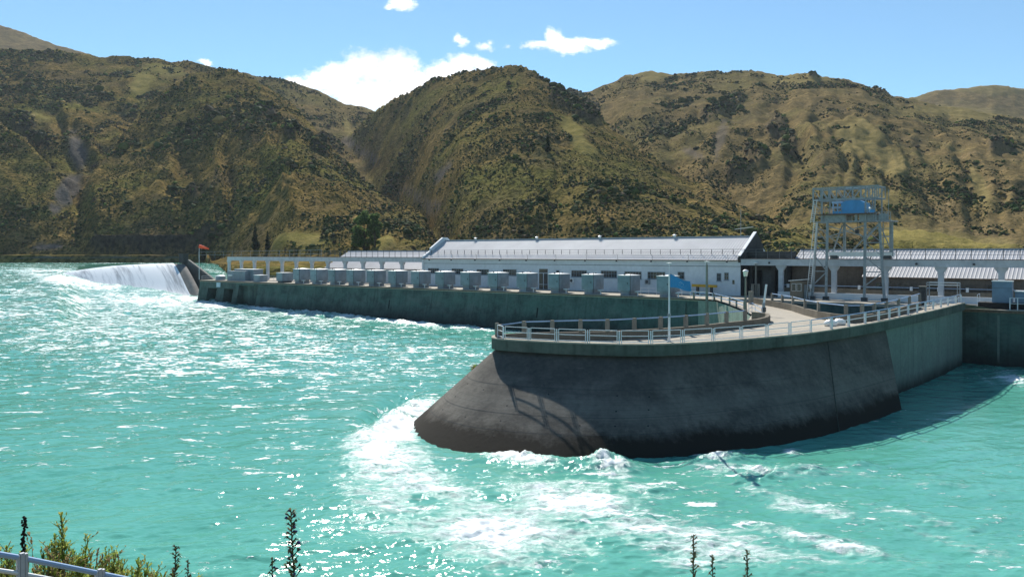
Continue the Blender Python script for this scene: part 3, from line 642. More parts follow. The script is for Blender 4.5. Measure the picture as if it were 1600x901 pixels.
for a, b in zip(q, q[1:]):
    m.hexa([Vector((a.x,a.y,-2)),Vector((b.x,b.y,-2)),Vector((b.x+.3,b.y+.9,-2)),Vector((a.x+.3,a.y+.9,-2)),a,b,b+Vector((.3,.9,0)),a+Vector((.3,.9,0))])
m.build('wing_wall', M['weir'], weir)
m = MB(); p = WY(287,411,243.4); m.box(p, 2.6, 1.6, 2.6, U); m.box(p+Vector((0,0,2.6)), 3.0, 2.0, .3, U); m.build('crest_pillar', M['annex'], weir)
# ---------------------------------------------------------------- dam body with its gate openings
ZD = 7.0
def dam_face(z):   # the upstream face leans out towards its foot
    return -.02 - .10*max(0, 7-z) - .012*max(0, 7-z)**2
def face_prism(m, s0, s1, z0, z1, tb):
    zs = [z0+(z1-z0)*i/4 for i in range(5)]; poly = [(dam_face(z), z) for z in zs] + [(tb, z1), (tb, z0)]
    m.prism_st(poly, s0, s1)
SL = [s_at(px, 0) for px in (313, 326.5, 340.5, 352, 366, 374, 384, 404)]
dam = thing('dam_wall', DP(70, 5, ZD-.4), 'long green-stained concrete dam wall carrying the row of hoist boxes', 'dam wall')
SREC0, SREC1 = 147.0, 174.5          # part set back round the intake pool
m = MB()
zo = 5.0                             # top of the two gate openings
face_prism(m, SL[0], SL[1], -6, zo, 4.0); face_prism(m, SL[2], SL[3], -6, zo, 4.0); face_prism(m, SL[4], SL[5], -6, zo, 4.0)
face_prism(m, SL[0], SL[5], zo, 6.6, 4.0)
m.prism_st([(1.1,-6),(1.1,6.0),(4,6.0),(4,-6)], SL[5], SL[6]); m.prism_st([(.7,-6),(.7,6.0),(4,6.0),(4,-6)], SL[6], SL[7])
face_prism(m, SL[5], SL[7], 6.0, 6.6, 4.0)
m.prism_st([(4.003,-6),(4.003,6.6),(30,6.6),(30,-6)], SL[0], SREC0-.002)
face_prism(m, SL[7], 140.6, -6, 6.6, 4.0)
m.prism_st([(.0,-6),(.0,6.6),(4,6.6),(4,-6)], 140.6, SREC0-.002)
m.prism_st([(3.2,-6),(3.2,6.6),(30,6.6),(30,-6)], SREC0, SREC1)
m.prism_st([(-.1,-6),(-.02,6.6),(30,6.6),(30,-6)], SREC1+.002, 235)
m.build('wall_body', M['dam'], dam)
m = MB()                             # the deck slab, a pale lip over the face
for s0, s1, t0 in ((SL[0]-.15, SREC0-.001, -.16), (SREC0+.001, SREC1-.001, 3.0), (SREC1+.001, 235, -.20)):
    m.prism_st([(t0,6.6),(t0,7.0),(30,7.0),(30,6.6)], s0, s1)
m.build('deck_slab', M['deck'], dam)
m = MB()                             # thin rusty steel angle along the lip
m.prism_st([(-.23,6.72),(-.23,6.93),(-.163,6.93),(-.163,6.72)], SL[0]-.15, 146.8); m.prism_st([(-.27,6.62),(-.27,6.93),(-.203,6.93),(-.203,6.62)], 174.6, 235)
m.build('edge_angle', M['rust'], dam)
for px in list(range(478, 1066, 33)):     # pour joints and a few open slots down the face
    s = s_at(px, 0); m = MB(); wdt = .32 if px in (610, 841) else .09; hh = (-2, 5.6) if px in (610, 841) else (-2, 6.3)
    zs = [hh[0]+(hh[1]-hh[0])*i/4 for i in range(5)]
    m.prism_st([(dam_face(z)-.014, z) for z in zs]+[(dam_face(z)+.02, z) for z in zs[::-1]], s, s+wdt)
    m.build('open_slot' if wdt > .2 else 'pour_joint', M['black'] if wdt > .2 else M['annex'], dam)
for px in (1558, 1700):
    m = MB(); s = s_at(px,-.1); m.prism_st([(-.135,-2),(-.075,6.3),(0,6.3),(0,-2)], s, s+.25); m.build('pour_joint', M['pierwall'], dam)
m = MB(); s = s_at(339.5, 0); m.prism_st([(-.30,4.95+.35),(-.22,6.5),(-.15,6.5),(-.15,4.95+.35)], s, s+1.75); sg = tag(m.build('wall_sign', M['plate']), 'small pale blue sign plate on the left end of the dam wall', 'sign')
m = MB(); s = s_at(339.5,0)
for z in (5.55, 5.8, 6.05): m.prism_st([(-.315,z),(-.312,z+.09),(-.262,z+.09),(-.275,z)], s+.25, s+1.4)
m.build('sign_lines', M['whitetrim'], sg)

# ---------------------------------------------------------------- hoist boxes, one per gate
def hoist():
    t = thing('hoist_box', DP(0,0,ZD), 'x', 'hoist box', 'grey hoist boxes along the dam wall')
    m = MB(); m.dbox(-2.4, 0, 0, 3.4, .75, 3.28)
    m.v = [tuple(Vector(p)+Vector((0,0,ZD))) for p in m.v]; m.build('housing', M['greybox'], t)
    m = MB(); 
    z0 = ZD+3.28; q = [DP(-2.46,-.06,z0),DP(.06,-.06,z0),DP(.06,3.46,z0),DP(-2.46,3.46,z0)]; m.hexa(q+[p+Vector((0,0,.08)) for p in q])
    c = DP(-1.2,1.7,z0+.26); q2 = [p+Vector((0,0,.082)) for p in q]; m.add(q2+[c], [(0,1,4),(1,2,4),(2,3,4),(3,0,4)])
    m.build('lid', M['lid'], t)
    m = MB(); m.dbox(-2.1,-.3,-.02,.01,ZD+1.0,ZD+3.0); a_ = m.build('access_panel', M['greybox'], t); m = MB(); m.dbox(-.55,-.4,-.06,-.021,ZD+1.9,ZD+2.15); m.build('latch', M['darksteel'], a_)
    m = MB(); m.dbox(-.01,.025,1.0,2.4,ZD+1.3,ZD+2.5); m.build('side_hatch', M['greybox'], t)
    for q_ in (.5, 2.9): m = MB(); m.dbox(-1.5,-1.2,q_-.05,q_+.05,ZD+3.36,ZD+3.62); m.build('lifting_lug', M['darksteel'], t)
    m = MB(); m.dbox(-2.0, -.35, .25, 3.2, ZD, ZD+.747); m.build('plinth', M['greybox'], t)
    m = MB(); m.tube([DP(.04,-.04,ZD+.2), DP(.04,-.04,ZD+3.75)], .045, 6); m.build('corner_pipe', M['darksteel'], t)
    return t
def capstan():
    t = thing('vent_cowl', DP(0,0,ZD), 'x', 'vent', 'T shaped white vents beside the hoist boxes')
    m = MB(); m.tube([DP(0,0,ZD), DP(0,0,ZD+.62)], .09, 8); m.build('stem', M['whitetrim'], t)
    m = MB(); m.lathe(DP(0,0,ZD), [(.18,.56),(.52,.66),(.54,.74),(.1,.80)], 14); m.build('cap', M['whitetrim'], t); return t
BX = [467.7,494.8,523.3,552.5,584.7,618.8,655,693.6,733.8,777.3,823.3,873.8,927,984.5,1047]
hb = hoist(); vc = capstan(); nB = len(BX)
xtra = {14:' behind the flagpole', 10:' left of the glazed door', 11:' just right of the glazed door'}
for i, px in enumerate(BX):
    s = s_at(px, 1.0)
    k_ = nB-1-i
    lab = ('nearest tall grey-blue hoist box, standing behind the blue flag' if k_ == 0 else
           f'tall grey-blue hoist box with pale lid, {ORD[k_]} back from the flagpole end' if i else 'last tall grey-blue hoist box at the far left, next to the low box')
    if 0 < k_ and i: lab = f'tall grey-blue hoist box with pale lid, {ORD[k_]} from the flag towards the weir'
    b = hb if i == 0 else copy_tree(hb)
    b.location = DP(s, 1.0, ZD); b['label'] = lab
    c = vc if i == 0 else copy_tree(vc)
    c.location = DP(s+1.35, 1.2, ZD); c['label'] = ('white T shaped vent beside the hoist box behind the flag' if k_ == 0 else f'white T shaped vent at the foot of hoist box {ORD[k_]} from the flag' if i else 'farthest white T shaped vent, next to the last tall hoist box')
# lower equipment on the far left end
s = s_at(440.8, 1); t = thing('equipment_box', DP(s,1,ZD), 'low flat-topped grey box left of the last tall hoist box', 'equipment box')
m = MB(); m.dbox(s-2.3,s,1,4.2,ZD+.35,ZD+2.3); m.build('housing', M['greybox'], t); m = MB(); m.dbox(s-2.37,s+.07,.93,4.27,ZD+2.3,ZD+2.4); m.build('lid', M['lid'], t); m = MB(); m.dbox(s-2,s-.3,1.2,4,ZD,ZD+.35); m.build('plinth', M['darksteel'], t)
s = s_at(405,1); t = thing('equipment_box', DP(s,1.5,ZD), 'low pale grey cabinet with a white lid, at the far left end', 'equipment box')
m = MB(); m.dbox(s-2.6,s,1.2,3.4,ZD,ZD+1.55); m.build('housing', M['greybox'], t); m = MB(); m.dbox(s-2.7,s+.1,1.1,3.5,ZD+1.55,ZD+1.68); m.build('lid', M['lid'], t)
s0 = s_at(355,2); s1 = s_at(383,2); t = thing('pump_house', DP(s0,2,ZD), 'wide grey concrete pump block with stepped top at the far left end', 'pump house')
m = MB(); m.dbox(s0,s1,2,5,ZD,ZD+2.5); m.build('lower_block', M['greybox'], t); m = MB(); m.dbox(s0+1.2,s1+1.6,3.4,6.2,ZD+.01,ZD+2.9); m.build('rear_block', M['greybox'], t)
m = MB(); m.dbox(s0+1.1,s1+1.7,3.3,6.3,ZD+2.9,ZD+3.0); m.build('roof', M['lid'], t); m = MB(); m.dbox(s0+.8,s0+2.6,1.72,2,ZD+1.2,ZD+1.5); m.build('hatch', M['whitetrim'], t)
s0 = s_at(336,1.5); t = thing('round_tank', DP(s0+1.2,2.2,ZD), 'squat round grey tank with white top near the windsock', 'tank')
m = MB(); m.lathe(DP(s0+1.3,2.3,ZD), [(1.25,0),(1.25,.95)], 18); m.build('shell', M['greybox'], t); m = MB(); m.lathe(DP(s0+1.3,2.3,ZD), [(1.3,.953),(1.25,1.15),(.6,1.35),(.1,1.4)], 18); m.build('domed_top', M['lid'], t)

def railing(name, path, label, posts=None, h=1.05, mat='whitetrim', rails=(1.0,.52), pw=.06, rr=.035, group=None, railmat=None, cat='railing', postmat=None, sq=False, postn='post'):
    path = [Vector(p) for p in path]; t = thing(name, path[0], label, cat, group)
    for p in (posts or path):
        m = MB(); p = Vector(p); m.box(p, pw, pw, h, U) if sq else m.tube([p, p+Vector((0,0,h))], pw/2, 6); m.build(postn, M[postmat or mat], t)
    for i, r in enumerate(rails):
        m = MB(); m.tube([p+Vector((0,0,h*r)) for p in path], rr, 6); m.build('top_rail' if i == 0 else 'mid_rail', M[railmat or mat], t)
    return t
def seg(a, b, step): 
    n = max(1, round((b-a).length/step)); return [a.lerp(b, i/n) for i in range(n+1)]
railing('deck_railing', [DP(.3,.3,ZD)]+seg(DP(.3,7.5,ZD), DP(0.3,10.5,ZD), 2.5), 'short white railing closing the far left end of the dam deck')
railing('deck_railing', seg(DP(1,9.6,ZD), DP(70,9.6,ZD), 2.6), 'long white railing at the back of the deck under the left colonnade')
railing('deck_railing', seg(DP(s_at(1000,6),6.2,ZD), DP(s_at(1078,6),6.2,ZD), 1.5), 'white railing on the deck around the hoist box behind the flag')

# ---------------------------------------------------------------- powerhouse hall
T0 = 11.5; S0 = s_at(661, T0); S1 = s_at(1157, T0); ZE = 12.95; TR = 18.3; ZR = 16.95; TB = 25.1
def roofsheet(m, s0, s1, ta, za, tb, zb, per=.5, amp=.05):
    n = max(2, int((s1-s0)/per*4)); vs = []; fs = []
    for i in range(n+1):
        s = s0+(s1-s0)*i/n; o = amp if i % 4 in (1,) else 0.0
        for th in (.0, -.07):
            vs += [DP(s,ta,za+o+th), DP(s,tb,zb+o+th)]
    for i in range(n):
        a = i*4; b = a+4; fs += [(a,b,b+1,a+1),(a+2,a+3,b+3,b+2),(a,a+2,b+2,b),(a+1,b+1,b+3,a+3)]
    m.add(vs, fs)
hall = thing('powerhouse', DP(S0,T0,ZD), 'long white powerhouse hall with ribbed metal gable roof behind the hoist boxes', 'building')
m = MB(); m.prism_st([(T0,ZD-.3),(T0,ZE),(TR,ZR-.12),(TB,ZE),(TB,ZD-.3)], S0, S1); m.build('wall', M['white'], hall)
m = MB(); roofsheet(m, S0+.45, S1-.4, T0-.35, ZE-.05, TR, ZR); roofsheet(m, S0+.45, S1-.4, TB+.35, ZE-.05, TR, ZR); roof = m.build('roof', M['roof'], hall)
m = MB(); m.bar(DP(S0+.4,TR,ZR+.05), DP(S1-.4,TR,ZR+.05), .4, .14); m.build('ridge_cap', M['roof'], roof)
for f in (.13,.36,.57,.79): m = MB(); m.lathe(DP(S0+f*(S1-S0),TR,ZR+.1), [(.22,0),(.22,.25),(.42,.33),(.1,.5)], 10); m.build('roof_vent', M['lid'], roof)
m = MB(); m.bar(DP(S0,T0-.42,ZE-.10), DP(S1,T0-.42,ZE-.10), .16, .14); m.build('gutter', M['rust'], hall)
m = MB(); m.bar(DP(S0,T0-.03,ZE-1.1), DP(S1,T0-.03,ZE-1.1), .08, .06); m.build('wall_pipe', M['darksteel'], hall)
def gable(s0, s1, up): return [(T0-.3,ZD-.25),(T0-.3,ZE-.2),(T0-.05,ZE+.55),(T0+2.1,ZE+1.75),(T0+2.1,ZE+2.25),(TR-.7,ZR+.72),(TR+.7,ZR+.72),(TB-2.1,ZE+2.25),(TB-2.1,ZE+1.75),(TB+.05,ZE+.55),(TB+.3,ZE-.2),(TB+.3,ZD-.25)]
m = MB(); m.prism_st(gable(0,0,0), S0-.05, S0+.4); m.build('left_gable', M['white'], hall)
g2 = [(T0+.03,ZE-.5),(T0-.32,ZE+.05),(T0-.1,ZE+.5),(TR-.4,ZR+.6),(TR+.4,ZR+.6),(TR+3.0,ZE+2.6),(TR+3.4,ZE+1.2),(TB,ZE+1.2),(TB,ZD),(T0+.03,ZD)]
m = MB(); m.prism_st(g2, S1-.38, S1+.05); gb = m.build('right_gable', M['annex'], hall)
m = MB(); m.bar(DP(S1-.17,T0-.2,ZE+.66), DP(S1-.17,TR,ZR+.76), .56, .14); m.build('coping', M['white'], gb)
def window(sa, sb, za, zb, panes, bld=hall, t=T0, lit=False):
    m = MB(); fw = .09
    for a,b,c,d in ((sa,sb,za,za+fw),(sa,sb,zb-fw,zb),(sa,sa+fw,za+fw,zb-fw),(sb-fw,sb,za+fw,zb-fw)): m.dbox(a,b,t-.07,t+.05,c,d)
    for i in range(1, panes): x = sa+(sb-sa)*i/panes; m.dbox(x-.025,x+.025,t-.055,t+.05,za+fw,zb-fw)
    if zb-za > 1: m.dbox(sa+fw,sb-fw,t-.052,t+.05,za+(zb-za)*.52,za+(zb-za)*.52+.05)
    f = m.build('window', M['greybox'], bld)
    m = MB(); m.dbox(sa+fw,sb-fw,t-.03,t+.04,za+fw,zb-fw); m.build('pane', M['glass'], f)
    m = MB(); m.dbox(sa-.1,sb+.1,t-.16,t+.05,za-.1,za-.003); m.build('sill', M['cabblue'], f)
def zat(px, py, t): s = s_at(px,t); return HC-(py-HZ)/F*DP(s,t,0).y
for xa, xb, ya, yb in [(669,686,418.6,427),(706,724,419.3,428.5),(745,764,420.4,429.5),(786,807,420.4,430.5),(893,917,422,432.8),(939,964,422.4,434),(976,1002.5,423.8,436),(1012,1039.5,424.3,436),(1059,1069.5,424.5,436),(1131.8,1138.8,425.5,437.5)]:
    sa, sb = s_at(xa,T0), s_at(xb,T0); window(sa, sb, zat(xb,yb,T0), zat(xa,ya,T0), max(2, round((sb-sa)/.62)))
sa, sb = s_at(1120,T0), s_at(1127,T0); window(sa, sb, zat(1127,439,T0), zat(1120,426.5,T0), 2)
sa, sb = s_at(869,T0), s_at(874,T0); window(sa, sb, zat(872,428,T0), zat(872,422,T0), 1)
sa, sb = s_at(842,T0), s_at(857,T0)
m = MB()
for a,b,c,d in ((sa,sa+.1,ZD,ZD+4.1),(sb-.1,sb,ZD,ZD+4.1),(sa+.1,sb-.1,ZD+4,ZD+4.1),(sa+.1,sb-.1,ZD+3.1,ZD+3.2),((sa+sb)/2-.05,(sa+sb)/2+.05,ZD,ZD+3.1),(sa+.1,sb-.1,ZD+.9,ZD+.98)): m.dbox(a,b,T0-.1,T0+.05,c,d)
dr = m.build('door', M['whitetrim'], hall); m = MB(); m.dbox(sa+.1,sb-.1,T0-.04,T0+.03,ZD+.05,ZD+4); m.build('pane', M['glass'], dr)
sa = s_at(1139,T0); m = MB(); m.dbox(s_at(1143,T0)-.0,s_at(1150.5,T0),T0-.05,T0+.05,ZD+.1,ZD+3.1); dr = m.build('door', M['white'], hall); m = MB(); m.dbox(s_at(1144.5,T0),s_at(1148,T0),T0-.07,T0-.045,ZD+1.9,ZD+2.6); m.build('pane', M['glass'], dr)
for px, py, l in ((894.5,438.2,'white air conditioner on the hall wall right of the glazed door'),(1012.5,440,'grey air conditioner on the hall wall near the flag')):
    sa = s_at(px,T0); z = zat(px,py,T0); t = thing('air_conditioner', DP(sa,T0-.3,z-.4), l, 'air conditioner')
    m = MB(); m.dbox(sa-.45,sa+.45,T0-.42,T0-.02,z-.42,z+.42); m.build('casing', M['lid'] if px < 950 else M['steel'], t)
    m = MB(); n_ = []; c = DP(sa,T0-.425,z); vs = [c+U*(.3*math.cos(a*.524))+Vector((0,0,.3*math.sin(a*.524)))-N*.01 for a in range(12)]; m.add(vs, [tuple(range(12))]); m.build('fan_grille', M['darksteel'], t)
# eave lamps on bent brackets
lmp = None
ec = [671,705.5,742.5,781,822.5,867,914.5,963.5,1017.5,1074,1136]
for i, px in enumerate(ec):
    s = s_at(px, T0-.9)
    if lmp is None:
        lmp = thing('eave_lamp', DP(s,T0-.4,ZE+.5), 'x', 'lamp', 'small lamps hung along the roof edge'); 
        m = MB(); m.tube([DP(s,T0-.5,ZE-.1), DP(s,T0-.55,ZE+.75), DP(s,T0-.9,ZE+.95)], .03, 5); m.tube([DP(s,T0-.55,ZE), DP(s,T0-.95,ZE-.15)], .025, 5); m.build('bracket', M['darksteel'], lmp)
        m = MB(); m.lathe(DP(s,T0-1.0,ZE-.45), [(.17,0),(.2,.1),(.12,.28),(.04,.34)], 8); m.build('lamp_shade', M['darksteel'], lmp); q = lmp; s00 = s
    else: q = copy_tree(lmp); q.location = lmp.location + U*(s-s00)
    q['label'] = f'small dark lamp under the hall roof edge, {ORD[i]} along from the stepped white gable'
# yellow lifting beam lying by the wall
t = thing('lifting_beam', DP(s_at(1102,9.5),9.8,ZD), 'yellow steel lifting beam lying by the foot of the white hall', 'lifting beam')
sa, sb = s_at(1082,9.8), s_at(1120,9.8)
m = MB(); m.bar(DP(sa,9.8,ZD+1.6), DP(sb,9.8,ZD+1.55), .5, .42); m.build('beam', M['yellow'], t)
m = MB(); m.dbox(sa+.8,sa+1.1,9.5,10.1,ZD,ZD+1.4); m.dbox(sb-1.1,sb-.8,9.5,10.1,ZD,ZD+1.35); m.build('trestle', M['darksteel'], t)
# mast on the roof
t = thing('radio_mast', DP(s_at(1158,TR+2),TR+2,ZD), 'thin radio mast with one crossbar rising behind the hall roof', 'mast')
p = DP(s_at(1157.5,27),27,6.8); m = MB(); m.tube([p, p+Vector((0,0,15.5))], .07, 6, .04); m.build('pole', M['steel'], t)
m = MB(); z = p+Vector((0,0,11.6)); m.bar(z-U*1.2+Vector((0,0,.1)), z+U*2.4+Vector((0,0,.5)), .07); m.build('crossbar', M['lid'], t)

# ---------------------------------------------------------------- low sheds each side of the hall
def shed(name, s0, s1, tf, label, wallmat, parts):
    sh_ = thing(name, DP(s0,tf,ZD), label, 'building'); zr = 14.65; tr = 22.; k_ = (zr-10.45)/8.
    ze = zr-(tr-tf)*k_
    m = MB(); m.prism_st([(tf,ZD-.2),(tf,ze-.08),(tr,zr-.12),(30,zr-.12-8*k_),(30,ZD-.2)], s0+.1, s1); m.build('wall', M[wallmat], sh_)
    m = MB(); roofsheet(m, s0, s1+.1, tf-.4, ze-.4*k_+.02, tr, zr, .5, .055); roofsheet(m, s0, s1+.1, 30.3, zr-8.3*k_+.02, tr, zr, .5, .055); r = m.build('roof', M['roof'], sh_)
    m = MB(); m.bar(DP(s0,tr,zr+.05), DP(s1,tr,zr+.05), .4, .12); m.build('ridge_cap', M['roof'], r)
    m = MB(); m.bar(DP(s0,tf-.45,ze-.22), DP(s1,tf-.45,ze-.22), .14, .14); m.build('gutter', M['rust'], sh_)
    return sh_
sh1 = shed('long_shed', 34, S0-.08, 14.2, 'low pale shed with grey roof behind the left colonnade', 'white', 0)
SQ = s_at(1346, 14.3)
sh2 = shed('long_shed', S1+6.4, SQ-.1, 17.4, 'brown walled shed set back behind the gantry crane legs', 'brownwall', 0)
sh3 = shed('long_shed', SQ+.15, 232, 14.3, 'low shed with bright ribbed roof at the right edge behind the colonnade', 'brownwall', 0)
for i in range(6):
    sa = SQ+2+i*7.4; m = MB(); m.dbox(sa,sa+2.2,14.22,14.32,ZD+1.2,ZD+2.6); f = m.build('window', M['darksteel'], sh3); m = MB(); m.dbox(sa+.1,sa+2.1,14.19,14.24,ZD+1.3,ZD+2.5); m.build('pane', M['glass'], f)
# dark porch block between hall and sheds
ann = thing('porch_block', DP(S1+3,14,ZD), 'dark grey concrete porch block against the right gable of the hall', 'building')
m = MB(); a = S1+.08; m.dbox(a,a+6.2,14.6,20,ZD+5.3,14.35); m.dbox(a,a+6.2,15.2,20,ZD-.1,ZD+5.298); m.build('wall', M['annex'], ann)
for j in range(3):
    m = MB(); m.dbox(a+.5+j*1.9,a+2.1+j*1.9,15.1,15.25,ZD+.02,ZD+4.2); d = m.build('door', M['black'] if j != 1 else M['darksteel'], ann)
m = MB()
for x in (a+.15, a+3.95): m.dbox(x,x+.5,14.65,15.15,ZD,ZD+5.297)
m.build('pillar', M['annex'], ann)
# crane runway: beam on columns either side of the hall
def runway(s0, s1, cols, label, hw=.36, dp_=.6):
    t = thing('crane_runway', DP(s0,T0,ZD), label, 'crane runway')
    m = MB(); m.dbox(s0,s1,T0-.02,T0+1.6,12.06,12.96); m.dbox(s0,s1,T0-.14,T0+1.7,12.963,13.07); m.build('beam', M['runway'], t)
    m = MB(); m.bar(DP(s0,T0+.5,13.13), DP(s1,T0+.5,13.13), .12, .12); m.build('crane_rail', M['rust'], t)
    for s in cols:
        m = MB(); m.dbox(s-hw,s+hw,T0+.3,T0+.3+dp_,ZD-.2,12.057)
        for sg_ in (-1,1): 
            q = [(s+sg_*hw, 12.055),(s+sg_*(hw+.45),12.055),(s+sg_*(hw+.43),11.85),(s+sg_*hw,11.25)]
            m.add([DP(a_,T0+.35,z_) for a_,z_ in q]+[DP(a_,T0+.25+dp_,z_) for a_,z_ in q], [(0,1,2,3),(7,6,5,4),(0,4,5,1),(1,5,6,2),(2,6,7,3),(3,7,4,0)])
        m.build('column', M['runway'], t)
    return t
lc = [s_at(px,T0+.7) for px in (358.6,377.9,398.2,419,441.5,463.6,488,513,540,568,597.4,629)]
rl = runway(s_at(355,T0), S0-.09, lc, 'white concrete crane runway on columns left of the hall')
rc = [s_at(px,T0+.7) for px in (1221,1303.7,1384,1470.6,1565)]; dd = rc[-1]-rc[-2]; rc += [rc[-1]+dd*(i+1) for i in range(5)]
rr_ = runway(S1+.07, rc[-1]+3, rc, 'white concrete crane runway on columns right of the hall')
# little black lamps on the runway beam
q0 = None
for i, px in enumerate((1202,1432,1522)):
    s = s_at(px, T0-.3)
    if q0 is None:
        q0 = thing('beam_lamp', DP(s,T0-.15,12.5), 'x', 'lamp', 'round black lamps on the runway beam'); m = MB(); m.bar(DP(s,T0-.02,12.5), DP(s,T0-.25,12.5), .1); m.build('bracket', M['darksteel'], q0); m = MB(); m.lathe(DP(s,T0-.35,12.35), [(.1,0),(.17,.08),(.17,.25),(.08,.32)], 8); m.build('lamp_shade', M['darksteel'], q0); s00 = s; q = q0
    else: q = copy_tree(q0); q.location = q0.location+U*(s-s00)
    q['label'] = ('round black lamp on the runway beam next to the porch block','round black lamp on the runway beam just right of the gantry crane','round black lamp on the runway beam above the blue cabinet')[i]
# rail along the roof walk
rt = T0+1.35; ps = []
s = s_at(500, rt)
pts = []
while s < rc[-1]+2: 
    onhall = S0+.5 < s < S1-.5; zb = 13.07 if not onhall else 12.95+(rt-T0+.35)*.58-.04
    pts.append((s, zb)); s += 1.95
rh = thing('roof_railing', DP(pts[0][0],rt,13), 'dark post and wire railing running along the powerhouse roofs', 'railing')
for s,zb in pts:
    m = MB(); m.bar(DP(s,rt,zb), DP(s,rt,14.75), .08); m.build('post', M['fence'], rh)
for z in (14.7,14.25,13.85): m = MB(); m.bar(DP(pts[0][0],rt,z), DP(pts[-1][0],rt,z), .055); m.build('rail', M['fence'], rh)
railing('runway_railing', seg(DP(s_at(310,14),14,12.6), DP(pts[0][0]-.8,14,13.0), 4.5), 'thin pale railing running on to the left past the shed roof', h=1.9, rails=(1.0,.5), mat='steel')
t = bpy.data.objects[-1] if False else None
# low walls behind the right runway
lw = thing('low_wall', DP(S1+6,T0-.8,ZD), 'low white wall along the foot of the right runway columns', 'wall')
m = MB(); m.dbox(S1+6.5, rc[-1], T0-.75, T0-.35, ZD, ZD+.95); m.build('wall_body', M['whitetrim'], lw)
bw = thing('parapet_wall', DP(S1+1,T0+1.9,ZD), 'brownish low wall with white posts and pale rail under the right runway', 'wall')
m = MB(); m.dbox(S1+6.3, rc[-1], T0+1.9, T0+2.2, ZD, ZD+1.5); m.build('wall_body', M['parapet'], bw)
for i in range(14):
    s = S1+7+i*3.65; m = MB(); m.dbox(s,s+.35,T0+1.86,T0+2.24,ZD+1.503,ZD+2.1); m.build('post', M['whitetrim'], bw)
m = MB(); m.bar(DP(S1+6.3,T0+2.05,ZD+1.95), DP(rc[-1],T0+2.05,ZD+1.95), .08); m.build('rail', M['bluerail'], bw)
# ---------------------------------------------------------------- curved pier
def pz(px): return 7.0 + .8*np.clip((px-1150)/354., 0, 1)
OUT = [(772,527.5),(776,529.5),(790,531),(825,533),(870,535.2),(917,537),(969,538.5),(1016,538.6),(1065,537),(1115,534),(1160,530.6),(1200,527),(1240,523.3),(1278,518.6),(1330,510.5),(1385,500.6),(1405,496.3),(1440,489),(1470,482),(1504,473.5)]
BAS = [(636,664),(645,684),(692,703),(756,714),(838,721),(900,723),(958,722),(1010,719.5),(1065,714.5),(1120,708),(1168,703),(1213,697),(1253,689),(1292,681),(1345,664),(1409,640)]
top = [WZ(px,py,float(pz(px))) for px,py in OUT]; base = [WZ(px,py,0.) for px,py in BAS]
# inner side, from the nose back to the dam
inn = [Vector((-1.2,68.4,7.0)),Vector((.6,69.3,7)),Vector((4,68.4,7)),Vector((8,68.2,7)),Vector((12,70.2,7)),Vector((16,73.2,7)),Vector((20,77.5,7)),Vector((24.6,83.5,7)),Vector((27.6,92,7)),Vector((28.9,99.4,7)),Vector((30.1,110.6,7)),Vector((31,121.5,7)),Vector((29,124.6,7))]
innb = [Vector((-7.6,71.5,0)),Vector((-5.5,74.5,0)),Vector((0,74.5,0)),Vector((5,73.5,0)),Vector((10,74,0)),Vector((14.2,76,0)),Vector((18.6,79.8,0)),Vector((23.8,84.6,0)),Vector((27.4,92.4,0)),Vector((28.8,99.5,0)),Vector((30.0,110.6,0)),Vector((30.9,121.5,0)),Vector((29,124.6,0))]
pier = thing('river_pier', Vector((15,72,6)), 'big curved concrete pier with sloping dark flanks and a rounded upstream nose', 'pier')
ZC = .85    # depth of the coping band
def lerpz(a, b, z): f = (z-a.z)/(b.z-a.z); return a.lerp(b, f)
m = MB(); lev = [-.0,.16,.33,.5,.66,.82,1.0,1.35]
chain = []
for i in range(16):                      # sloping outer flank
    t_ = top[i] - Vector((0,0,ZC)); nrm = (base[i]-top[i]); nrm.z = 0; nrm.normalize(); t_ = t_ - nrm*.32
    chain.append((t_, base[i]))
bt = list(zip([p-Vector((0,0,ZC)) for p in inn], innb))
full = [c for c in bt[3::-1]] + chain    # inner nose round to the outer flank, one continuous slope
fine_ = []
for a, b in zip(full, full[1:]):
    for j in range(4): fine_.append((a[0].lerp(b[0], j/4), a[1].lerp(b[1], j/4)))
fine_.append(full[-1])
# smooth the rings so that the nose is round
for _ in range(5): fine_ = [fine_[0]]+[((fine_[i-1][0]+fine_[i][0]*2+fine_[i+1][0])/4, (fine_[i-1][1]+fine_[i][1]*2+fine_[i+1][1])/4) for i in range(1,len(fine_)-1)]+[fine_[-1]]
vs = []; fs = []; nl = len(lev)
for t_, b_ in fine_:
    for f in lev:
        bow = math.sin(math.pi*min(f,1))*.0; vs.append(t_.lerp(b_, f) if f <= 1 else b_ + (b_-t_)*.25)
for i in range(len(fine_)-1):
    for k_ in range(nl-1): fs.append((i*nl+k_, (i+1)*nl+k_, (i+1)*nl+k_+1, i*nl+k_+1))
o = len(vs); e0, e1 = fine_[-1]; wall_in = Vector((e0.x-2, e0.y+4, 0))     # end face of the flank, closed against the upright wall
vs += [Vector((e0.x-.6,e0.y+1.2,e0.z)), Vector((e0.x-.6,e0.y+1.2,-2))]; L = (len(fine_)-1)*nl
fs.append(tuple([L+k_ for k_ in range(nl)]+[o+1,o]))
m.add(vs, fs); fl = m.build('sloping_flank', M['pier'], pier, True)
md = fl.modifiers.new('edges', 'EDGE_SPLIT'); md.split_angle = math.radians(40)
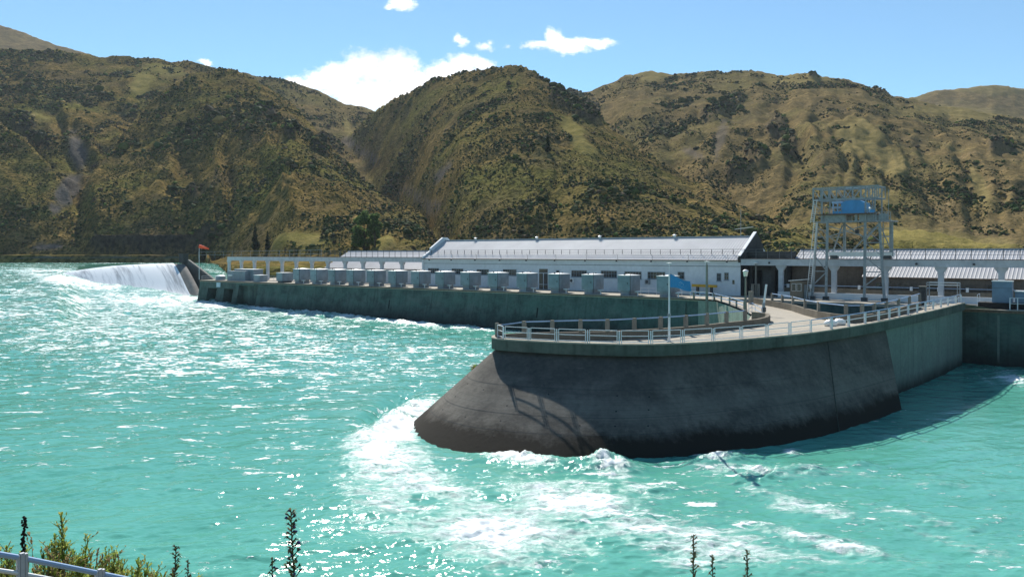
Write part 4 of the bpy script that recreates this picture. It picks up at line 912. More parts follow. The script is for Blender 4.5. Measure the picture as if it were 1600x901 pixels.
# upright outer wall to the right of the flank, and the inner face
m = MB(); pth = [top[i] for i in (15,16,17,18,19)]; end = Vector((top[19].x+1.0, top[19].y+3.0, top[19].z))
pth = pth + [end]; m.wallstrip([(p.x-.35,p.y+.35) for p in pth], .9, -6, [p.z-.35 for p in pth]); m.build('upright_wall', M['pierwall'], pier)
m = MB(); vs = []; fs = []
for t_, b_ in zip(inn[3:], innb[3:]): vs += [t_-Vector((0,0,.3)), b_+Vector((0,0,-6))]
for i in range(len(inn)-4): fs.append((i*2,i*2+2,i*2+3,i*2+1))
m.add(vs, fs); m.build('inner_wall', M['chan'], pier)
# coping band and deck
k0 = inn[3::-1] + top; cp = []
for a, b in zip(k0, k0[1:]):
    for j in range(3): cp.append(a.lerp(b, j/3))
cp.append(k0[-1])
for _ in range(2): cp = [cp[0]]+[(cp[i-1]+cp[i]*2+cp[i+1])/4 for i in range(1,len(cp)-1)]+[cp[-1]]
m = MB(); m.wallstrip([(p.x,p.y) for p in cp], .55, [p.z-ZC for p in cp], [p.z+.004 for p in cp])
cpn = m.build('coping_band', M['coping'], pier)
m = MB(); m.wallstrip([(p.x,p.y) for p in cp], .60, [p.z+.004 for p in cp], [p.z+.10 for p in cp]); m.build('kerb', M['deck'], pier)
RING = [(1177,465.0,7.85),(1206.5,469.6,7.85),(1222.5,472.4,7.85),(1239,475.6,7.85),(1258,481.2,7.9),(1279,486.,7.95),(1300,489.5,8.0),(1322,492,8.03),(1347,492.,8.08),(1366,489.3,8.15),(1385,486,8.22),(1404,481,8.3),(1421,475.8,8.35),(1437,471,8.4)]
ring = [WZ(px,py,z) for px,py,z in RING]
deck = inn[::-1] + top + [Vector((p.x,p.y,float(p.z-.75))) for p in ring[::-1]]
deckpoly = inn[::-1][0:] ; poly = [Vector((p.x,p.y,0)) for p in deck]
corner = [DP(146.8,-.1,0)]; poly = poly + corner; dz = [p.z for p in deck] + [7.0]
tri = geometry.tessellate_polygon([poly])
m = MB(); m.add([Vector((p.x,p.y,z-.012)) for p,z in zip(poly,dz)], [tuple(t_) for t_ in tri]); m.build('walkway', M['deck'], pier)

# inner parapet with posts and blue rail
PAR = [(776,523,7.2),(796,521,7.35),(819,520.,7.46),(863,519.,7.62),(907,518.,7.68),(949,517.4,7.7),(991,515.2,7.75),(1032,513,7.8),(1071.6,510,7.8),(1104.5,507,7.8),(1135,503.4,7.8),(1164,500.5,7.8),(1184,498,7.8),(1197,495,7.8),(1201,492.,7.8),(1198,489.4,7.8),(1188,488,7.8),(1176,487.,7.8)]
par = [WZ(*p) for p in PAR]
pw = thing('parapet_wall', par[3], 'brown concrete parapet with round end along the inner side of the pier walkway', 'wall')
m = MB(); m.wallstrip([(p.x,p.y) for p in par], .34, 6.9, [p.z for p in par]); m.build('wall_body', M['parapet'], pw)
def posts_rail(name, pts, idx, label, h=.98, pw_=.30, taper=True, rails=(.93,), rmat='bluerail', rr=.055):
    t = thing(name, pts[0], label, 'railing')
    P = [Vector(p) for p in pts]
    for i in idx:
        d = (P[min(i+1,len(P)-1)]-P[max(i-1,0)]); m = MB(); m.box(P[i]+Vector((0,0,.002)), pw_, pw_*.9, h, d); m.build('post', M['post'], t)
    for r in rails: m = MB(); m.tube([P[i]+Vector((0,0,h*r)) for i in idx], rr, 6); m.build('rail', M[rmat], t)
    return t
posts_rail('parapet_railing', [Vector((-1.0,67.0,7.1))]+par[2:12], range(0, 11), 'concrete posts and blue rail on the inner parapet of the pier')
rg = thing('pool_parapet', ring[5], 'curved concrete parapet around the dark intake pool below the crane', 'wall')
m = MB(); rgf = []
for a, b in zip(ring, ring[1:]):
    for j in range(3): rgf.append(a.lerp(b, j/3))
rgf.append(ring[-1])
m.wallstrip([(p.x,p.y) for p in rgf], .36, -3., [p.z for p in rgf]); m.build('wall_body', M['parapet'], rg)
posts_rail('pool_railing', ring, [1,2,3,4,5,7,8,9,10,11,12,13], 'concrete posts and pale blue rail on the curved parapet around the intake pool')
# intake pool: dark still water and its end pillar
m = MB(); pl = [Vector((p.x,p.y,4.2)) for p in ring] + [DP(175,-2,4.2), DP(175,4,4.2), DP(146,4,4.2)]
tri = geometry.tessellate_polygon([pl]); m.add(pl, [tuple(t_) for t_ in tri])
def mk_pool():
    k = NT('dark_pool_water'); v = k.coord('World'); nn = k.noise(v, 1.2, 4); return k.done(k.ramp(nn, [(.3,(.012,.03,.032)),(.7,(.02,.045,.045))]), .08, k.bump(nn, .15, .1), None, .5)
M['pool'] = mk_pool(); tag(m.build('pool_water', M['pool']), kind='structure')
t = thing('gate_pillar', WZ(1441,474,7.8), 'square dark concrete pillar where the pool parapet meets the dam deck', 'pillar')
p = WZ(1441.5,476,7.6); m = MB(); m.box(p-Vector((0,0,2)), .75,.75,4.2,U); m.build('shaft', M['annex'], t); m = MB(); m.box(p+Vector((0,0,2.203)), .85,.85,.14,U); m.build('cap', M['post'], t)
# connecting deck between pool pillar and dam
m = MB(); q = [top[19]+Vector((-.3,.3,0)), top[18]+Vector((-.3,.3,0)), Vector((ring[13].x,ring[13].y,7.62)), DP(174.6,-.15,7.02), DP(183,-.15,7.02)]
pl = [Vector((v_.x,v_.y,0)) for v_ in q]; tri = geometry.tessellate_polygon([pl]); m.add(q, [tuple(t_) for t_ in tri]); m.build('landing', M['deck'], pier)

# white panel railing round the outer edge
RP = [787,827,870.5,918.8,968.5,1018,1068,1116,1159.5,1200,1236,1269.5]
RQ = [1301,1328,1353.7,1375,1391.5,1406.7,1421,1435,1448,1460,1472,1483,1495,1503]
def edge_at(px):
    xs = [p[0] for p in OUT]; y = np.interp(px, xs, [p[1] for p in OUT]); p = WZ(px, y-1.2, float(pz(px))+.10); return p + Vector((-.02,.22,0))
orl = thing('panel_railing', edge_at(918), 'white tubular panel railing along the outer edge of the pier', 'railing')
nose = WZ(773.5,526,7.1)+Vector((.15,.15,0))
E_ = [nose]+[edge_at(px) for px in RP]
def panel(a, b, gap=.16):
    d = (b-a).normalized(); a = a + d*gap; b = b - d*gap; z1 = Vector((0,0,1.0)); z0 = Vector((0,0,.12)); zm = Vector((0,0,.58)); m = MB()
    for z in (z1, z0, zm): m.tube([a+z, b+z], .034, 6)
    m.tube([a+z0-Vector((0,0,.14)), a+z1], .034, 6); m.tube([b+z0-Vector((0,0,.14)), b+z1], .034, 6); m.build('rail_panel', M['whitetrim'], orl)
for a, b in zip(E_, E_[1:]): panel(a, b)
for p in E_[1:]: m = MB(); m.tube([p-Vector((0,0,.06)), p+Vector((0,0,.98))], .05, 7); m.build('post', M['whitetrim'], orl)
m = MB(); m.box(nose-Vector((0,0,.1)), .26,.26,1.25,Vector((1,.3,0))); m.build('nose_post', M['post'], orl)
E2 = [edge_at(px) for px in RQ]
for p, q in zip(E2, E2[1:]+[E2[-1]+(E2[-1]-E2[-2])]):
    m = MB(); m.box(p-Vector((0,0,.06)), .22,.16,1.02,q-p); m.build('post', M['whitetrim'], orl)
q = [E_[-1]]+E2
for z, mt_, r_2 in ((1.0,'bluerail',.045),(.55,'whitetrim',.035)): m = MB(); m.tube([p+Vector((0,0,z)) for p in q], r_2, 6); m.build('rail', M[mt_], orl)
# tie-rod holes dotted over the flank
m = MB()
rr2 = random.Random(4)
for row, f in ((0,.42),(1,.55),(2,.70),(3,.83)):
    for i in range(12, len(fine_)-30, 4):
        t_, b_ = fine_[i]; p = t_.lerp(b_, f + rr2.uniform(-.012,.012)); nx = (fine_[i+1][0]-t_).cross(b_-t_).normalized(); nx = -nx if nx.z < 0 else nx
        if rr2.random() < .25: continue
        d1 = (fine_[i+1][0]-t_).normalized()*.085; d2 = (b_-t_).normalized()*.085; p = p + nx*.012; m.add([p-d1,p-d2,p+d1,p+d2], [(0,1,2,3)])
tag(m.build('tie_hole_marks', M['black'], pier), kind='stuff')
for f in (.36,.62,.77):    # horizontal lift lines
    m = MB(); vs = []
    for i in range(6, len(fine_)):
        t_, b_ = fine_[i]; nx = (fine_[i][0]-fine_[i-1][0]).cross(b_-t_).normalized(); nx = -nx if nx.z < 0 else nx
        p = t_.lerp(b_, f)+nx*.01; vs += [p, p+(b_-t_).normalized()*.035]
    m.add(vs, [(i*2,i*2+2,i*2+3,i*2+1) for i in range(len(vs)//2-1)]); m.build('lift_joint', M['annex'], pier)
m = MB()
for px0, px1 in ((1290,1328),(1298,1334)):   # two thin pipes running down the flank
    i = min(range(28,len(fine_)), key=lambda q_: abs((fine_[q_][0].x/fine_[q_][0].y*F+CX)-px0)); t_, b_ = fine_[i]; m.tube([t_+Vector((0,-.05,.3)), b_+Vector((.2,-.05,.05))], .035, 5)
m.build('drain_pipe', M['coping'], pier)

# ---------------------------------------------------------------- things on the pier
fp = WZ(1047,536.5,7.0)+Vector((0,.35,0))
t = thing('flagpole', fp, 'tall white flagpole standing on the pier walkway', 'flagpole')
m = MB(); m.tube([fp, fp+Vector((0,0,2.2))], .10, 10, .085); m.tube([fp+Vector((0,0,2.2)), fp+Vector((0,0,5.4))], .075, 10, .055); m.tube([fp+Vector((0,0,5.4)), fp+Vector((0,0,6.2))], .02, 6); m.build('pole', M['whitetrim'], t)
m = MB(); m.lathe(fp, [(.05,6.2),(.22,6.22),(.22,6.27),(.03,6.3)], 12); m.build('finial', M['lid'], t)
m = MB(); m.lathe(fp, [(.13,2.05),(.13,2.3)], 10); m.lathe(fp, [(.2,0),(.2,.12),(.12,.2)], 10); m.build('clamp', M['steel'], t)
def mk_flag():
    k = NT('blue_flag_cloth'); v = k.coord('World'); nn = k.noise(v, 3, 3); c = k.ramp(nn, [(.3,(.010,.085,.20)),(.7,(.016,.12,.26))])
    k.link(c, k.b.inputs['Base Color']); k.b.inputs['Roughness'].default_value = .8
    tr = k.new('ShaderNodeBsdfTranslucent'); tr.inputs[0].default_value = (.015,.12,.27,1); mx = k.new('ShaderNodeMixShader'); mx.inputs[0].default_value = .30
    k.link(k.b.outputs[0], mx.inputs[1]); k.link(tr.outputs[0], mx.inputs[2]); k.link(mx.outputs[0], k.n['Material Output'].inputs[0]); return k.m
M['flag'] = mk_flag()
def flag_pt(a, b):     # a along the fly, b up the hoist (0..1)
    hgt = .98*(1-.10*a); z = fp.z+5.35 - .98 + b*hgt - .42*a - .25*a*a*(b) + .12*math.sin(a*5) - .10*a*(1-b) ; 
    z = fp.z+4.35 + b*(1.0-.28*a) - .30*a + .06*math.sin(a*6.0+b)
    x = fp.x+.07+1.75*a*(1-.05*b); y = fp.y+.10*math.sin(a*7+b*1.5)*a + .28*a; return Vector((x,y,z))
m = MB(); NA, NB = 26, 12
vs = [flag_pt(i/NA,j/NB) for i in range(NA+1) for j in range(NB+1)]
m.add(vs, [(i*(NB+1)+j,i*(NB+1)+j+1,(i+1)*(NB+1)+j+1,(i+1)*(NB+1)+j) for i in range(NA) for j in range(NB)])
fg = tag(m.build('flag', M['flag'], None, True), 'blue flag with a white emblem blowing to the right from the flagpole', 'flag')
m = MB(); 
def fstroke(a0,b0,a1,b1,w_=.02):
    n_ = 5
    for i in range(n_):
        p, q = flag_pt(a0+(a1-a0)*i/n_, b0+(b1-b0)*i/n_)+Vector((0,-.014,0)), flag_pt(a0+(a1-a0)*(i+1)/n_, b0+(b1-b0)*(i+1)/n_)+Vector((0,-.014,0))
        m.bar(p, q, .004, w_*2.2, Vector((0,1,0)))
fstroke(.42,.52,.50,.72); fstroke(.50,.72,.54,.60); fstroke(.60,.72,.62,.48); fstroke(.47,.46,.53,.58)
for i in range(7): fstroke(.36+i*.052,.29,.395+i*.052,.29,.032)
m.build('emblem', M['lid'], fg)
# lamp posts
def lamp_post(base, h, label, lantern=True, r=.17):
    t = thing('lamp_post', base, label, 'lamp post', 'concrete lamp posts by the pier gate'); b = Vector(base); m = MB()
    n_ = 8; m.tube([b, b+Vector((0,0,h))], r, n_, r*.6); m.build('post', M['post'], t)
    if lantern:
        m = MB(); m.lathe(b, [(.12,h),(.2,h+.1),(.17,h+.18)], 8); m.build('collar', M['darksteel'], t)
        m = MB(); m.lathe(b, [(.22,h+.183),(.32,h+.75),(.30,h+.8)], 8); m.build('lantern', M['amber'], t); m = MB(); m.lathe(b, [(.4,h+.803),(.3,h+.92),(.08,h+1.02)], 8); m.build('cap', M['lid'], t)
    else:
        m = MB(); m.tube([b+Vector((0,0,h)), b+Vector((0,0,h+.35))], .05, 6); m.build('collar', M['darksteel'], t); m = MB(); m.lathe(b, [(.1,h+.33),(.42,h+.4),(.42,h+.47),(.1,h+.52)], 12); m.build('cap', M['lid'], t)
    return t
b = WZ(1165,485.5,7.0); lamp_post(b, HC-(434-HZ)/F*b.y-7.0, 'nearest lamp post with white glass lantern by the gate of the pier walkway')
b = Vector(((1104.5-CX)/F*119.5,119.5,3.8)); lamp_post(b, 12.35-3.8, 'tall grey lamp post with flat top in front of the yellow lifting beam', False, .26)
b = WZ(1181,463,7.0); lamp_post(b, HC-(415-HZ)/F*b.y-7.0, 'lamp post rising from the square gate pillar in front of the porch block', False, .2)
for px,py,w_,h_,l in ((1179.5,463.5,.9,2.0,'broad square concrete gate pillar below the lamp post'),(1173.3,476,.5,1.75,'slim concrete gate pillar nearest the lantern')):
    b = WZ(px,py,7.0)+Vector((.0,.0,0)); t = thing('gate_pillar', b, l, 'pillar'); m = MB()
    if w_ > .6:
        for sx in (-.48,.48): m.box(b+Vector((sx,-.3,0)), .34,.34,h_,Vector((1,.2,0)))
    else: m.box(b, w_,w_,h_,Vector((1,.2,0)))
    m.build('shaft', M['post'], t); m = MB(); m.box(b+Vector((0,-.3 if w_>.6 else 0,h_+.002)), w_*1.45 if w_>.6 else w_*1.15, w_*.5 if w_>.6 else w_*1.15,.09,Vector((1,.2,0))); m.build('cap', M['post'], t)
b = WZ(1193.4,494.,7.0); t = thing('barrier_gate', b, 'white raised barrier arm on a post at the end of the inner parapet', 'barrier')
m = MB(); m.box(b, .26,.26,1.5,U); m.build('post', M['steel'], t)
m = MB(); m.bar(b+Vector((0,0,1.3)), b+Vector((.35,.2,3.55)), .13,.2); m.build('arm', M['lid'], t); m = MB(); m.box(b+Vector((0,0,.5)), .4,.36,.5,U); m.build('counterweight', M['darksteel'], t)
railing('gate_railing', [WZ(1170,490,7),WZ(1175,487,7),WZ(1180,491,7),WZ(1191,497,7)], 'short pale railing by the barrier at the pier gate', h=1.1, railmat='bluerail')
# channel wall railing
CH = [Vector((28.2,124.0,7)),Vector((30.6,121,7)),Vector((30.35,116,7)),Vector((30.2,111,7)),Vector((29.6,105.5,7)),Vector((29.2,100.6,7))]
posts_rail('channel_railing', CH, range(6), 'concrete posts and blue rails on top of the streaked channel wall', 1.0, .24, rails=(.95,.5))
railing('channel_fence', [Vector((27.9,125.2,7.0)),Vector((28.9,123.0,7)),Vector((29.6,121.2,7)),Vector((29.8,119,7))], 'pale tubular fence at the corner of dam and channel wall', h=1.1)
# two white sacks by the outer rail
for px, l in ((1306,'left one of two white lumpy sacks on the pier walkway'),(1320,'right one of two white lumpy sacks on the pier walkway')):
    b = WZ(px,511-(px-1306)*.12,7.33)+Vector((0,1.2,0)); o = None; vv, ff = ico(); r = np.random.default_rng(int(px)); m = MB()
    m.lathe(b, [(.5,.0),(.62,.18),(.55,.40),(.30,.56),(.08,.6)], 12); m.v = [tuple(Vector(p)+Vector((r.normal(0,.03),r.normal(0,.03),r.normal(0,.02)))) for p in m.v]
    tag(m.build('sack', M['lid'], None, True), l, 'sack', 'white sacks on the pier')
# booth on the deck left of the crane
sb = s_at(1256,8.0); t = thing('guard_booth', DP(sb,8,ZD), 'small grey cabin with white roof edge beside the crane legs', 'booth')
m = MB(); m.dbox(sb-1.9,sb,7.4,9.9,ZD,ZD+2.75); m.build('wall', M['parapet'], t)
m = MB(); rfz = ZD+2.752; q = [DP(sb-2.1,7.2,rfz-.0),DP(sb+.15,7.2,rfz+.22),DP(sb+.15,10.1,rfz+.22),DP(sb-2.1,10.1,rfz)]; m.hexa(q+[p+Vector((0,0,.12)) for p in q]); m.build('roof', M['lid'], t)
for a in (0,1): m = MB(); m.dbox(sb-1.65+a*.8,sb-.98+a*.8,7.36,7.42,ZD+1.25,ZD+2.4); f = m.build('window', M['whitetrim'], t); m = MB(); m.dbox(sb-1.6+a*.8,sb-1.03+a*.8,7.34,7.38,ZD+1.3,ZD+2.35); m.build('pane', M['glass'], f)
m = MB(); m.dbox(sb-.01,sb+.05,8.2,9.2,ZD+.05,ZD+2.2); m.build('door', M['steel'], t)
# right hand deck: cabinets, frame and rails
for pa, pb, tt, yt, yb_, l, mt_ in ((1550,1581,1.6,440,474,'tall blue-grey electrical cabinet with white top on a dark plinth','cabblue'),(1586,1601,2.4,456,474,'lower blue-grey cabinet right of the tall one at the edge','cabblue')):
    sa, sc = s_at(pa,tt), s_at(pb,tt); zt = zat((pa+pb)/2,yt,tt); t = thing('electrical_cabinet', DP(sa,tt,ZD), l, 'cabinet')
    m = MB(); m.dbox(sa,sc,tt,tt+1.6,ZD+.8,zt); m.build('body', M[mt_], t); m = MB(); m.dbox(sa-.06,sc+.06,tt-.06,tt+1.66,zt+.002,zt+.13); m.build('lid', M['lid'], t)
    m = MB(); m.dbox(sa-.015+.03,sc-.03,tt-.03,tt-.004,ZD+.9+(zt-ZD)*.5,ZD+.93+(zt-ZD)*.5); m.build('seam', M['darksteel'], t)
    m = MB(); m.dbox(sa-(1.5 if pa<1560 else .2),sc+.2,tt-.5,tt+2,ZD+.004,ZD+.797); m.build('plinth', M['black'], t)
pa = [DP(s_at(px,.25),.25,ZD) for px in (1527,1532.5,1560,1577.5)]
railing('cabinet_railing', [DP(s_at(1527,.25),.25,ZD),DP(s_at(1531,4),4,ZD)], 'short pale railing left of the tall blue cabinet', h=1.75, railmat='bluerail')
railing('cabinet_railing', [DP(s_at(px,.5),.5,ZD) for px in (1578,1590,1604,1640,1700)], 'white railing at the deck edge right of the tall blue cabinet', h=1.5, pw=.12)
t = thing('pipe_frame', DP(s_at(1455,5),5,ZD), 'pale goalpost shaped pipe frame on the deck right of the crane', 'frame')
m = MB()
for px in (1452,1500): p = DP(s_at(px,5.4),5.4,ZD); m.tube([p, p+Vector((0,0,3.1))], .07, 6); p2 = DP(s_at(px-4,6.6),6.6,ZD); m.tube([p2, p2+Vector((0,0,3.0))], .06, 6)
m.build('leg', M['steel'], t); m = MB()
for z in (2.75,3.08): m.tube([DP(s_at(1452,5.4),5.4,ZD+z), DP(s_at(1500,5.4),5.4,ZD+z)], .06, 6); m.tube([DP(s_at(1448,6.6),6.6,ZD+z-.08), DP(s_at(1496,6.6),6.6,ZD+z-.08)], .05, 6)
m.build('crossbar', M['lid'], t)
# windsock
b = DP(s_at(311.2,.6),.6,ZD); t = thing('windsock_pole', b, 'thin white pole at the far left end of the dam wall', 'pole'); D_ = b.y
m = MB(); m.tube([b, b+Vector((0,0,HC-(383-HZ)/F*D_-ZD))], .075, 6, .05); m.build('pole', M['whitetrim'], t)
tp = b+Vector((0,0,HC-(384.8-HZ)/F*D_-ZD)); m = MB(); d = Vector((1,-.1,-.22)).normalized(); m.tube([tp+d*.1, tp+d*.9+Vector((0,0,.03)), tp+d*1.7, tp+d*2.7+Vector((0,0,-.08))], .48, 12, .2)
tag(m.build('windsock', M['red'], None, True), 'orange-red windsock streaming to the right on the left end pole', 'windsock')
m = MB(); m.tube([tp+d*1.0+Vector((0,0,.02)),tp+d*1.35+Vector((0,0,.01))], .40, 12, .35); 
# fern tuft growing from the flank
def tuft(c, n_, L, cols, name, label, seed, cat='plant', up=.9, wd_=.02):
    r = random.Random(seed); vs = []; fs = []; cc = []
    for i in range(n_):
        a = r.uniform(0,6.28); e = r.uniform(.35,1.3); l = L*r.uniform(.5,1.1); d = Vector((math.cos(a)*math.cos(e),math.sin(a)*math.cos(e),math.sin(e)))
        sd_ = d.cross(Vector((0,0,1))).normalized()*wd_; p0 = Vector(c)+Vector((r.gauss(0,.08),r.gauss(0,.08),0)); p1 = p0+d*l*.6; p2 = p0+d*l+Vector((0,0,-l*.25)); o = len(vs)
        vs += [p0-sd_,p0+sd_,p1+sd_*.8,p1-sd_*.8,p2]; fs += [(o,o+1,o+2,o+3),(o+3,o+2,o+4)]; q = r.choice(cols); q = [x*r.uniform(.7,1.3) for x in q]; cc += [q,q]
    m = MB(); m.add(vs, fs); o = m.build(name, M['leaf']); a = o.data.attributes.new('tint','FLOAT_COLOR','FACE'); a.data.foreach_set('color', [x for q in cc for x in (*q,1)]); return tag(o, label, cat)
tc = min(fine_[10:], key=lambda c: abs((c[0].lerp(c[1],.35)).x/(c[0].lerp(c[1],.35)).y*F+CX-750)); tuft(tc[0].lerp(tc[1],.40)+Vector((0,-.03,.0)), 170, 1.05, [(.12,.20,.04),(.26,.24,.05),(.07,.11,.03)], 'fern_tuft', 'tuft of green and yellow fern growing out of the pier flank', 3, wd_=.028)
# ---------------------------------------------------------------- semi-gantry crane
TF = 9.2; TRr = 12.3
cr = thing('gantry_crane', DP(162,TF,ZD), 'grey lattice gantry crane with a blue hoist house over the intake pool', 'crane')
sL1, sL2, sR1, sR2 = s_at(1269,TF), s_at(1290.5,TF), s_at(1350.5,TF), s_at(1382,TF)
def czat(px, py, t): return zat(px, py, t)
ZG = czat(1320, 347, TF)      # underside of the girders
ZP = czat(1320, 335, TF); ZT1 = czat(1320, 311, TF); ZT2 = czat(1320, 293, TF)
tops = [s_at(1276.5,TF), s_at(1293,TF), s_at(1352,TF), s_at(1374,TF)]
for s, tp in zip((sL1,sL2,sR1,sR2), tops):
    m = MB(); m.bar(DP(s,TF,ZD), DP(tp,TF,ZG), .27, .34); m.build('leg', M['steel'], cr)
    m = MB(); m.dbox(s-.4,s+.4,TF-.35,TF+.35,ZD+.0,ZD+.5); m.build('bogie', M['darksteel'], cr)
def brace(a, b, w_=.16, nm='brace', mt_='steel', par=cr): m = MB(); m.bar(a, b, w_); return m.build(nm, M[mt_], par)
def legs_at(i, z): b_ = (sL1,sL2,sR1,sR2)[i]; return DP(b_+(tops[i]-b_)*(z-ZD)/(ZG-ZD), TF, z)
for i, j in ((0,1),(2,3)):
    brace(legs_at(i, 9.2), legs_at(j, 11.2)); brace(legs_at(i, 13.6), legs_at(j, 11.4)); brace(legs_at(i,15.6), legs_at(j,15.6), .12); brace(legs_at(i,11.3), legs_at(j,11.3), .14); brace(legs_at(i,9.0), legs_at(j,9.0), .14)
    brace(legs_at(i,15.6), legs_at(j,13.7), .09); brace(legs_at(i,17.6), legs_at(j,17.6), .09); brace(legs_at(i,17.6), legs_at(j,15.7), .09)
    if i: brace(legs_at(i,16), legs_at(j,ZG-.4), .14)
# rear legs on the runway beam
sA, sB = s_at(1296,TRr), s_at(1397,TRr); zB = 13.2
m = MB(); m.dbox(sA,sB,TRr-.35,TRr+.35,zB+.35,zB+1.05); m.build('end_carriage', M['lid'], cr)
for px in (1304,1387): s = s_at(px,TRr); m = MB(); m.dbox(s-.55,s+.55,TRr-.45,TRr+.45,zB-.0,zB+.5); m.build('bogie', M['darksteel'], cr)
r1, r2 = s_at(1319.5,TRr), s_at(1392,TRr)
for s in (r1, r2): m = MB(); m.bar(DP(s,TRr,zB+1.0), DP(s,TRr,ZG), .36,.36); m.build('leg', M['steel'], cr)
brace(DP(s_at(1301,TRr),TRr,zB+1), DP(r1-.3,TRr,ZG-.3), .2); brace(DP(r1+.2,TRr,ZG-.3), DP(s_at(1354,TRr),TRr,zB+2.9), .2); brace(DP(s_at(1329,TRr),TRr,zB+1), DP(s_at(1372,TRr),TRr,ZG-.3), .2)
# girders and platform
s0, s1 = s_at(1273,TF), s_at(1393,TF)
for t_ in (TF, TRr):
    m = MB(); m.dbox(s0,s1,t_-.22,t_+.22,ZG+.0,ZG+.18); m.dbox(s_at(1283,TF),s_at(1322,TF),t_-.19,t_+.19,ZG+.18,ZP-.05); m.dbox(s_at(1336,TF),s_at(1340,TF),t_-.19,t_+.19,ZG+.18,ZP-.05); m.dbox(s_at(1343,TF),s_at(1368,TF),t_-.19,t_+.19,ZG+.18,ZP-.05); m.build('girder', M['steel'], cr)
m = MB(); m.dbox(s_at(1279,TF),s_at(1370,TF),TF-.9,TRr+.9,ZP-.045,ZP+.1); pf = m.build('platform', M['rust'], cr)
m = MB(); m.dbox(s_at(1366,TF),s_at(1394,TF),TF-.8,TRr+.6,ZG-.02,ZG+.12) ; m.build('side_platform', M['steel'], cr)
# hoist house
h0, h1 = s_at(1316,TF), s_at(1351.5,TF); hm = s_at(1332,TF); zw = czat(1330,316.5,TF); zpk = czat(1330,313,TF)
hh = thing('hoist_house', DP(h0,TF,ZP), 'x','x'); bpy.data.objects.remove(hh)
m = MB(); pts = [(h0,ZP+.5),(h0,zw-.1),(hm-1.0,zpk-.12),(hm+.2,zpk),(hm+1.2,zpk-.1),(h1,zw-.05),(h1,ZP+.5)]
k_ = len(pts); m.add([DP(s,TF-.6,z) for s,z in pts]+[DP(s,TRr-.2,z) for s,z in pts], [tuple(range(k_)), tuple(range(2*k_-1,k_-1,-1))]+[(i,i+k_,(i+1)%k_+k_,(i+1)%k_) for i in range(k_)])
ho = m.build('hoist_house', M['craneblue'], cr)
m = MB(); m.dbox(s_at(1303,TF),s_at(1352.5,TF),TF-.75,TRr,ZP+.102,ZP+.498); m.build('hoist_bed', M['craneblue'], cr)
m = MB()
for py in (316.5,324): z = czat(1308,py,TF); m.dbox(s_at(1301,TF),h0-.02,TF-.5,TRr-.6,z-.12,z+.12)
for px in (1303,1310): s = s_at(px,TF); m.dbox(s-.08,s+.08,TF-.45,TF-.25,ZP+.5,czat(1308,316,TF))
m.build('winch_rack', M['bluerail'], cr)
m = MB(); s = s_at(1365,TF); m.dbox(s-.3,s+.3,TF-.9,TF-.2,ZP+.1,ZP+.55); m.build('control_box', M['craneblue'], cr)
# upper frame: posts and roof truss
for t_ in (TF-.5, TRr+.3):
    for px in (1272.5,1286,1354,1368.5):
        s = s_at(px,TF); m = MB(); m.bar(DP(s,t_,ZG+.1), DP(s,t_,ZT2), .17); m.build('frame_post', M['steel'], cr)
    for (za, zb_) in ((ZT1, ZT2),):
        a, b = s_at(1271.5,TF), s_at(1374,TF); rise = .35
        for z in (za, zb_): brace(DP(a,t_,z), DP(b,t_,z), .22, 'truss_chord')
        n_ = 8
        for i in range(n_+1):
            s = a+(b-a)*i/n_; brace(DP(s,t_,za), DP(s,t_,zb_), .11, 'truss_web')
            if i < n_: s2 = a+(b-a)*(i+1)/n_; brace(DP(s,t_,zb_ if i < n_/2 else za), DP(s2,t_,za if i < n_/2 else zb_), .11, 'truss_web')
for px in (1272.5,1305,1340,1373): s = s_at(px,TF); brace(DP(s,TF-.5,ZT2), DP(s,TRr+.3,ZT2), .14, 'truss_tie'); brace(DP(s,TF-.5,ZT1), DP(s,TRr+.3,ZT1), .14, 'truss_tie')
for a, b in ((1272.5,1286),(1354,1368.5)):
    for py, qy in ((315,329),(329,341)): brace(DP(s_at(a,TF),TF-.5,czat(1320,py,TF)), DP(s_at(b,TF),TF-.5,czat(1320,qy,TF)), .1)
    brace(DP(s_at(a,TF),TF-.5,czat(1320,329,TF)), DP(s_at(b,TF),TF-.5,czat(1320,329,TF)), .1)
m = MB(); m.bar(DP(s_at(1311,TF),TRr+.4,ZT2+.18), DP(s_at(1349,TF),TRr+.4,ZT2+.2), .22,.12); m.build('light_strip', M['lid'], cr)
brace(legs_at(1,ZG-.5), legs_at(2,ZG-2.2), .12); brace(legs_at(2,ZG-.5), legs_at(1,ZG-2.2), .12)
for pa_ in (0,3): brace(legs_at(pa_,16.5), DP(r1 if pa_ == 0 else r2,TRr,16.5), .12); brace(legs_at(pa_,ZG-.4), DP(r1 if pa_ == 0 else r2,TRr,14.6), .12)
m = MB(); a, b = s_at(1281,TF), s_at(1318,TF)
for i in range(8): s = a+(b-a)*i/7; m.bar(DP(s,TF-.85,ZP+.1), DP(s,TF-.85,ZP+1.15), .05)
for z in (1.15,.65): m.bar(DP(a,TF-.85,ZP+z), DP(b,TF-.85,ZP+z), .05)
m.build('walkway_railing', M['steel'], cr)
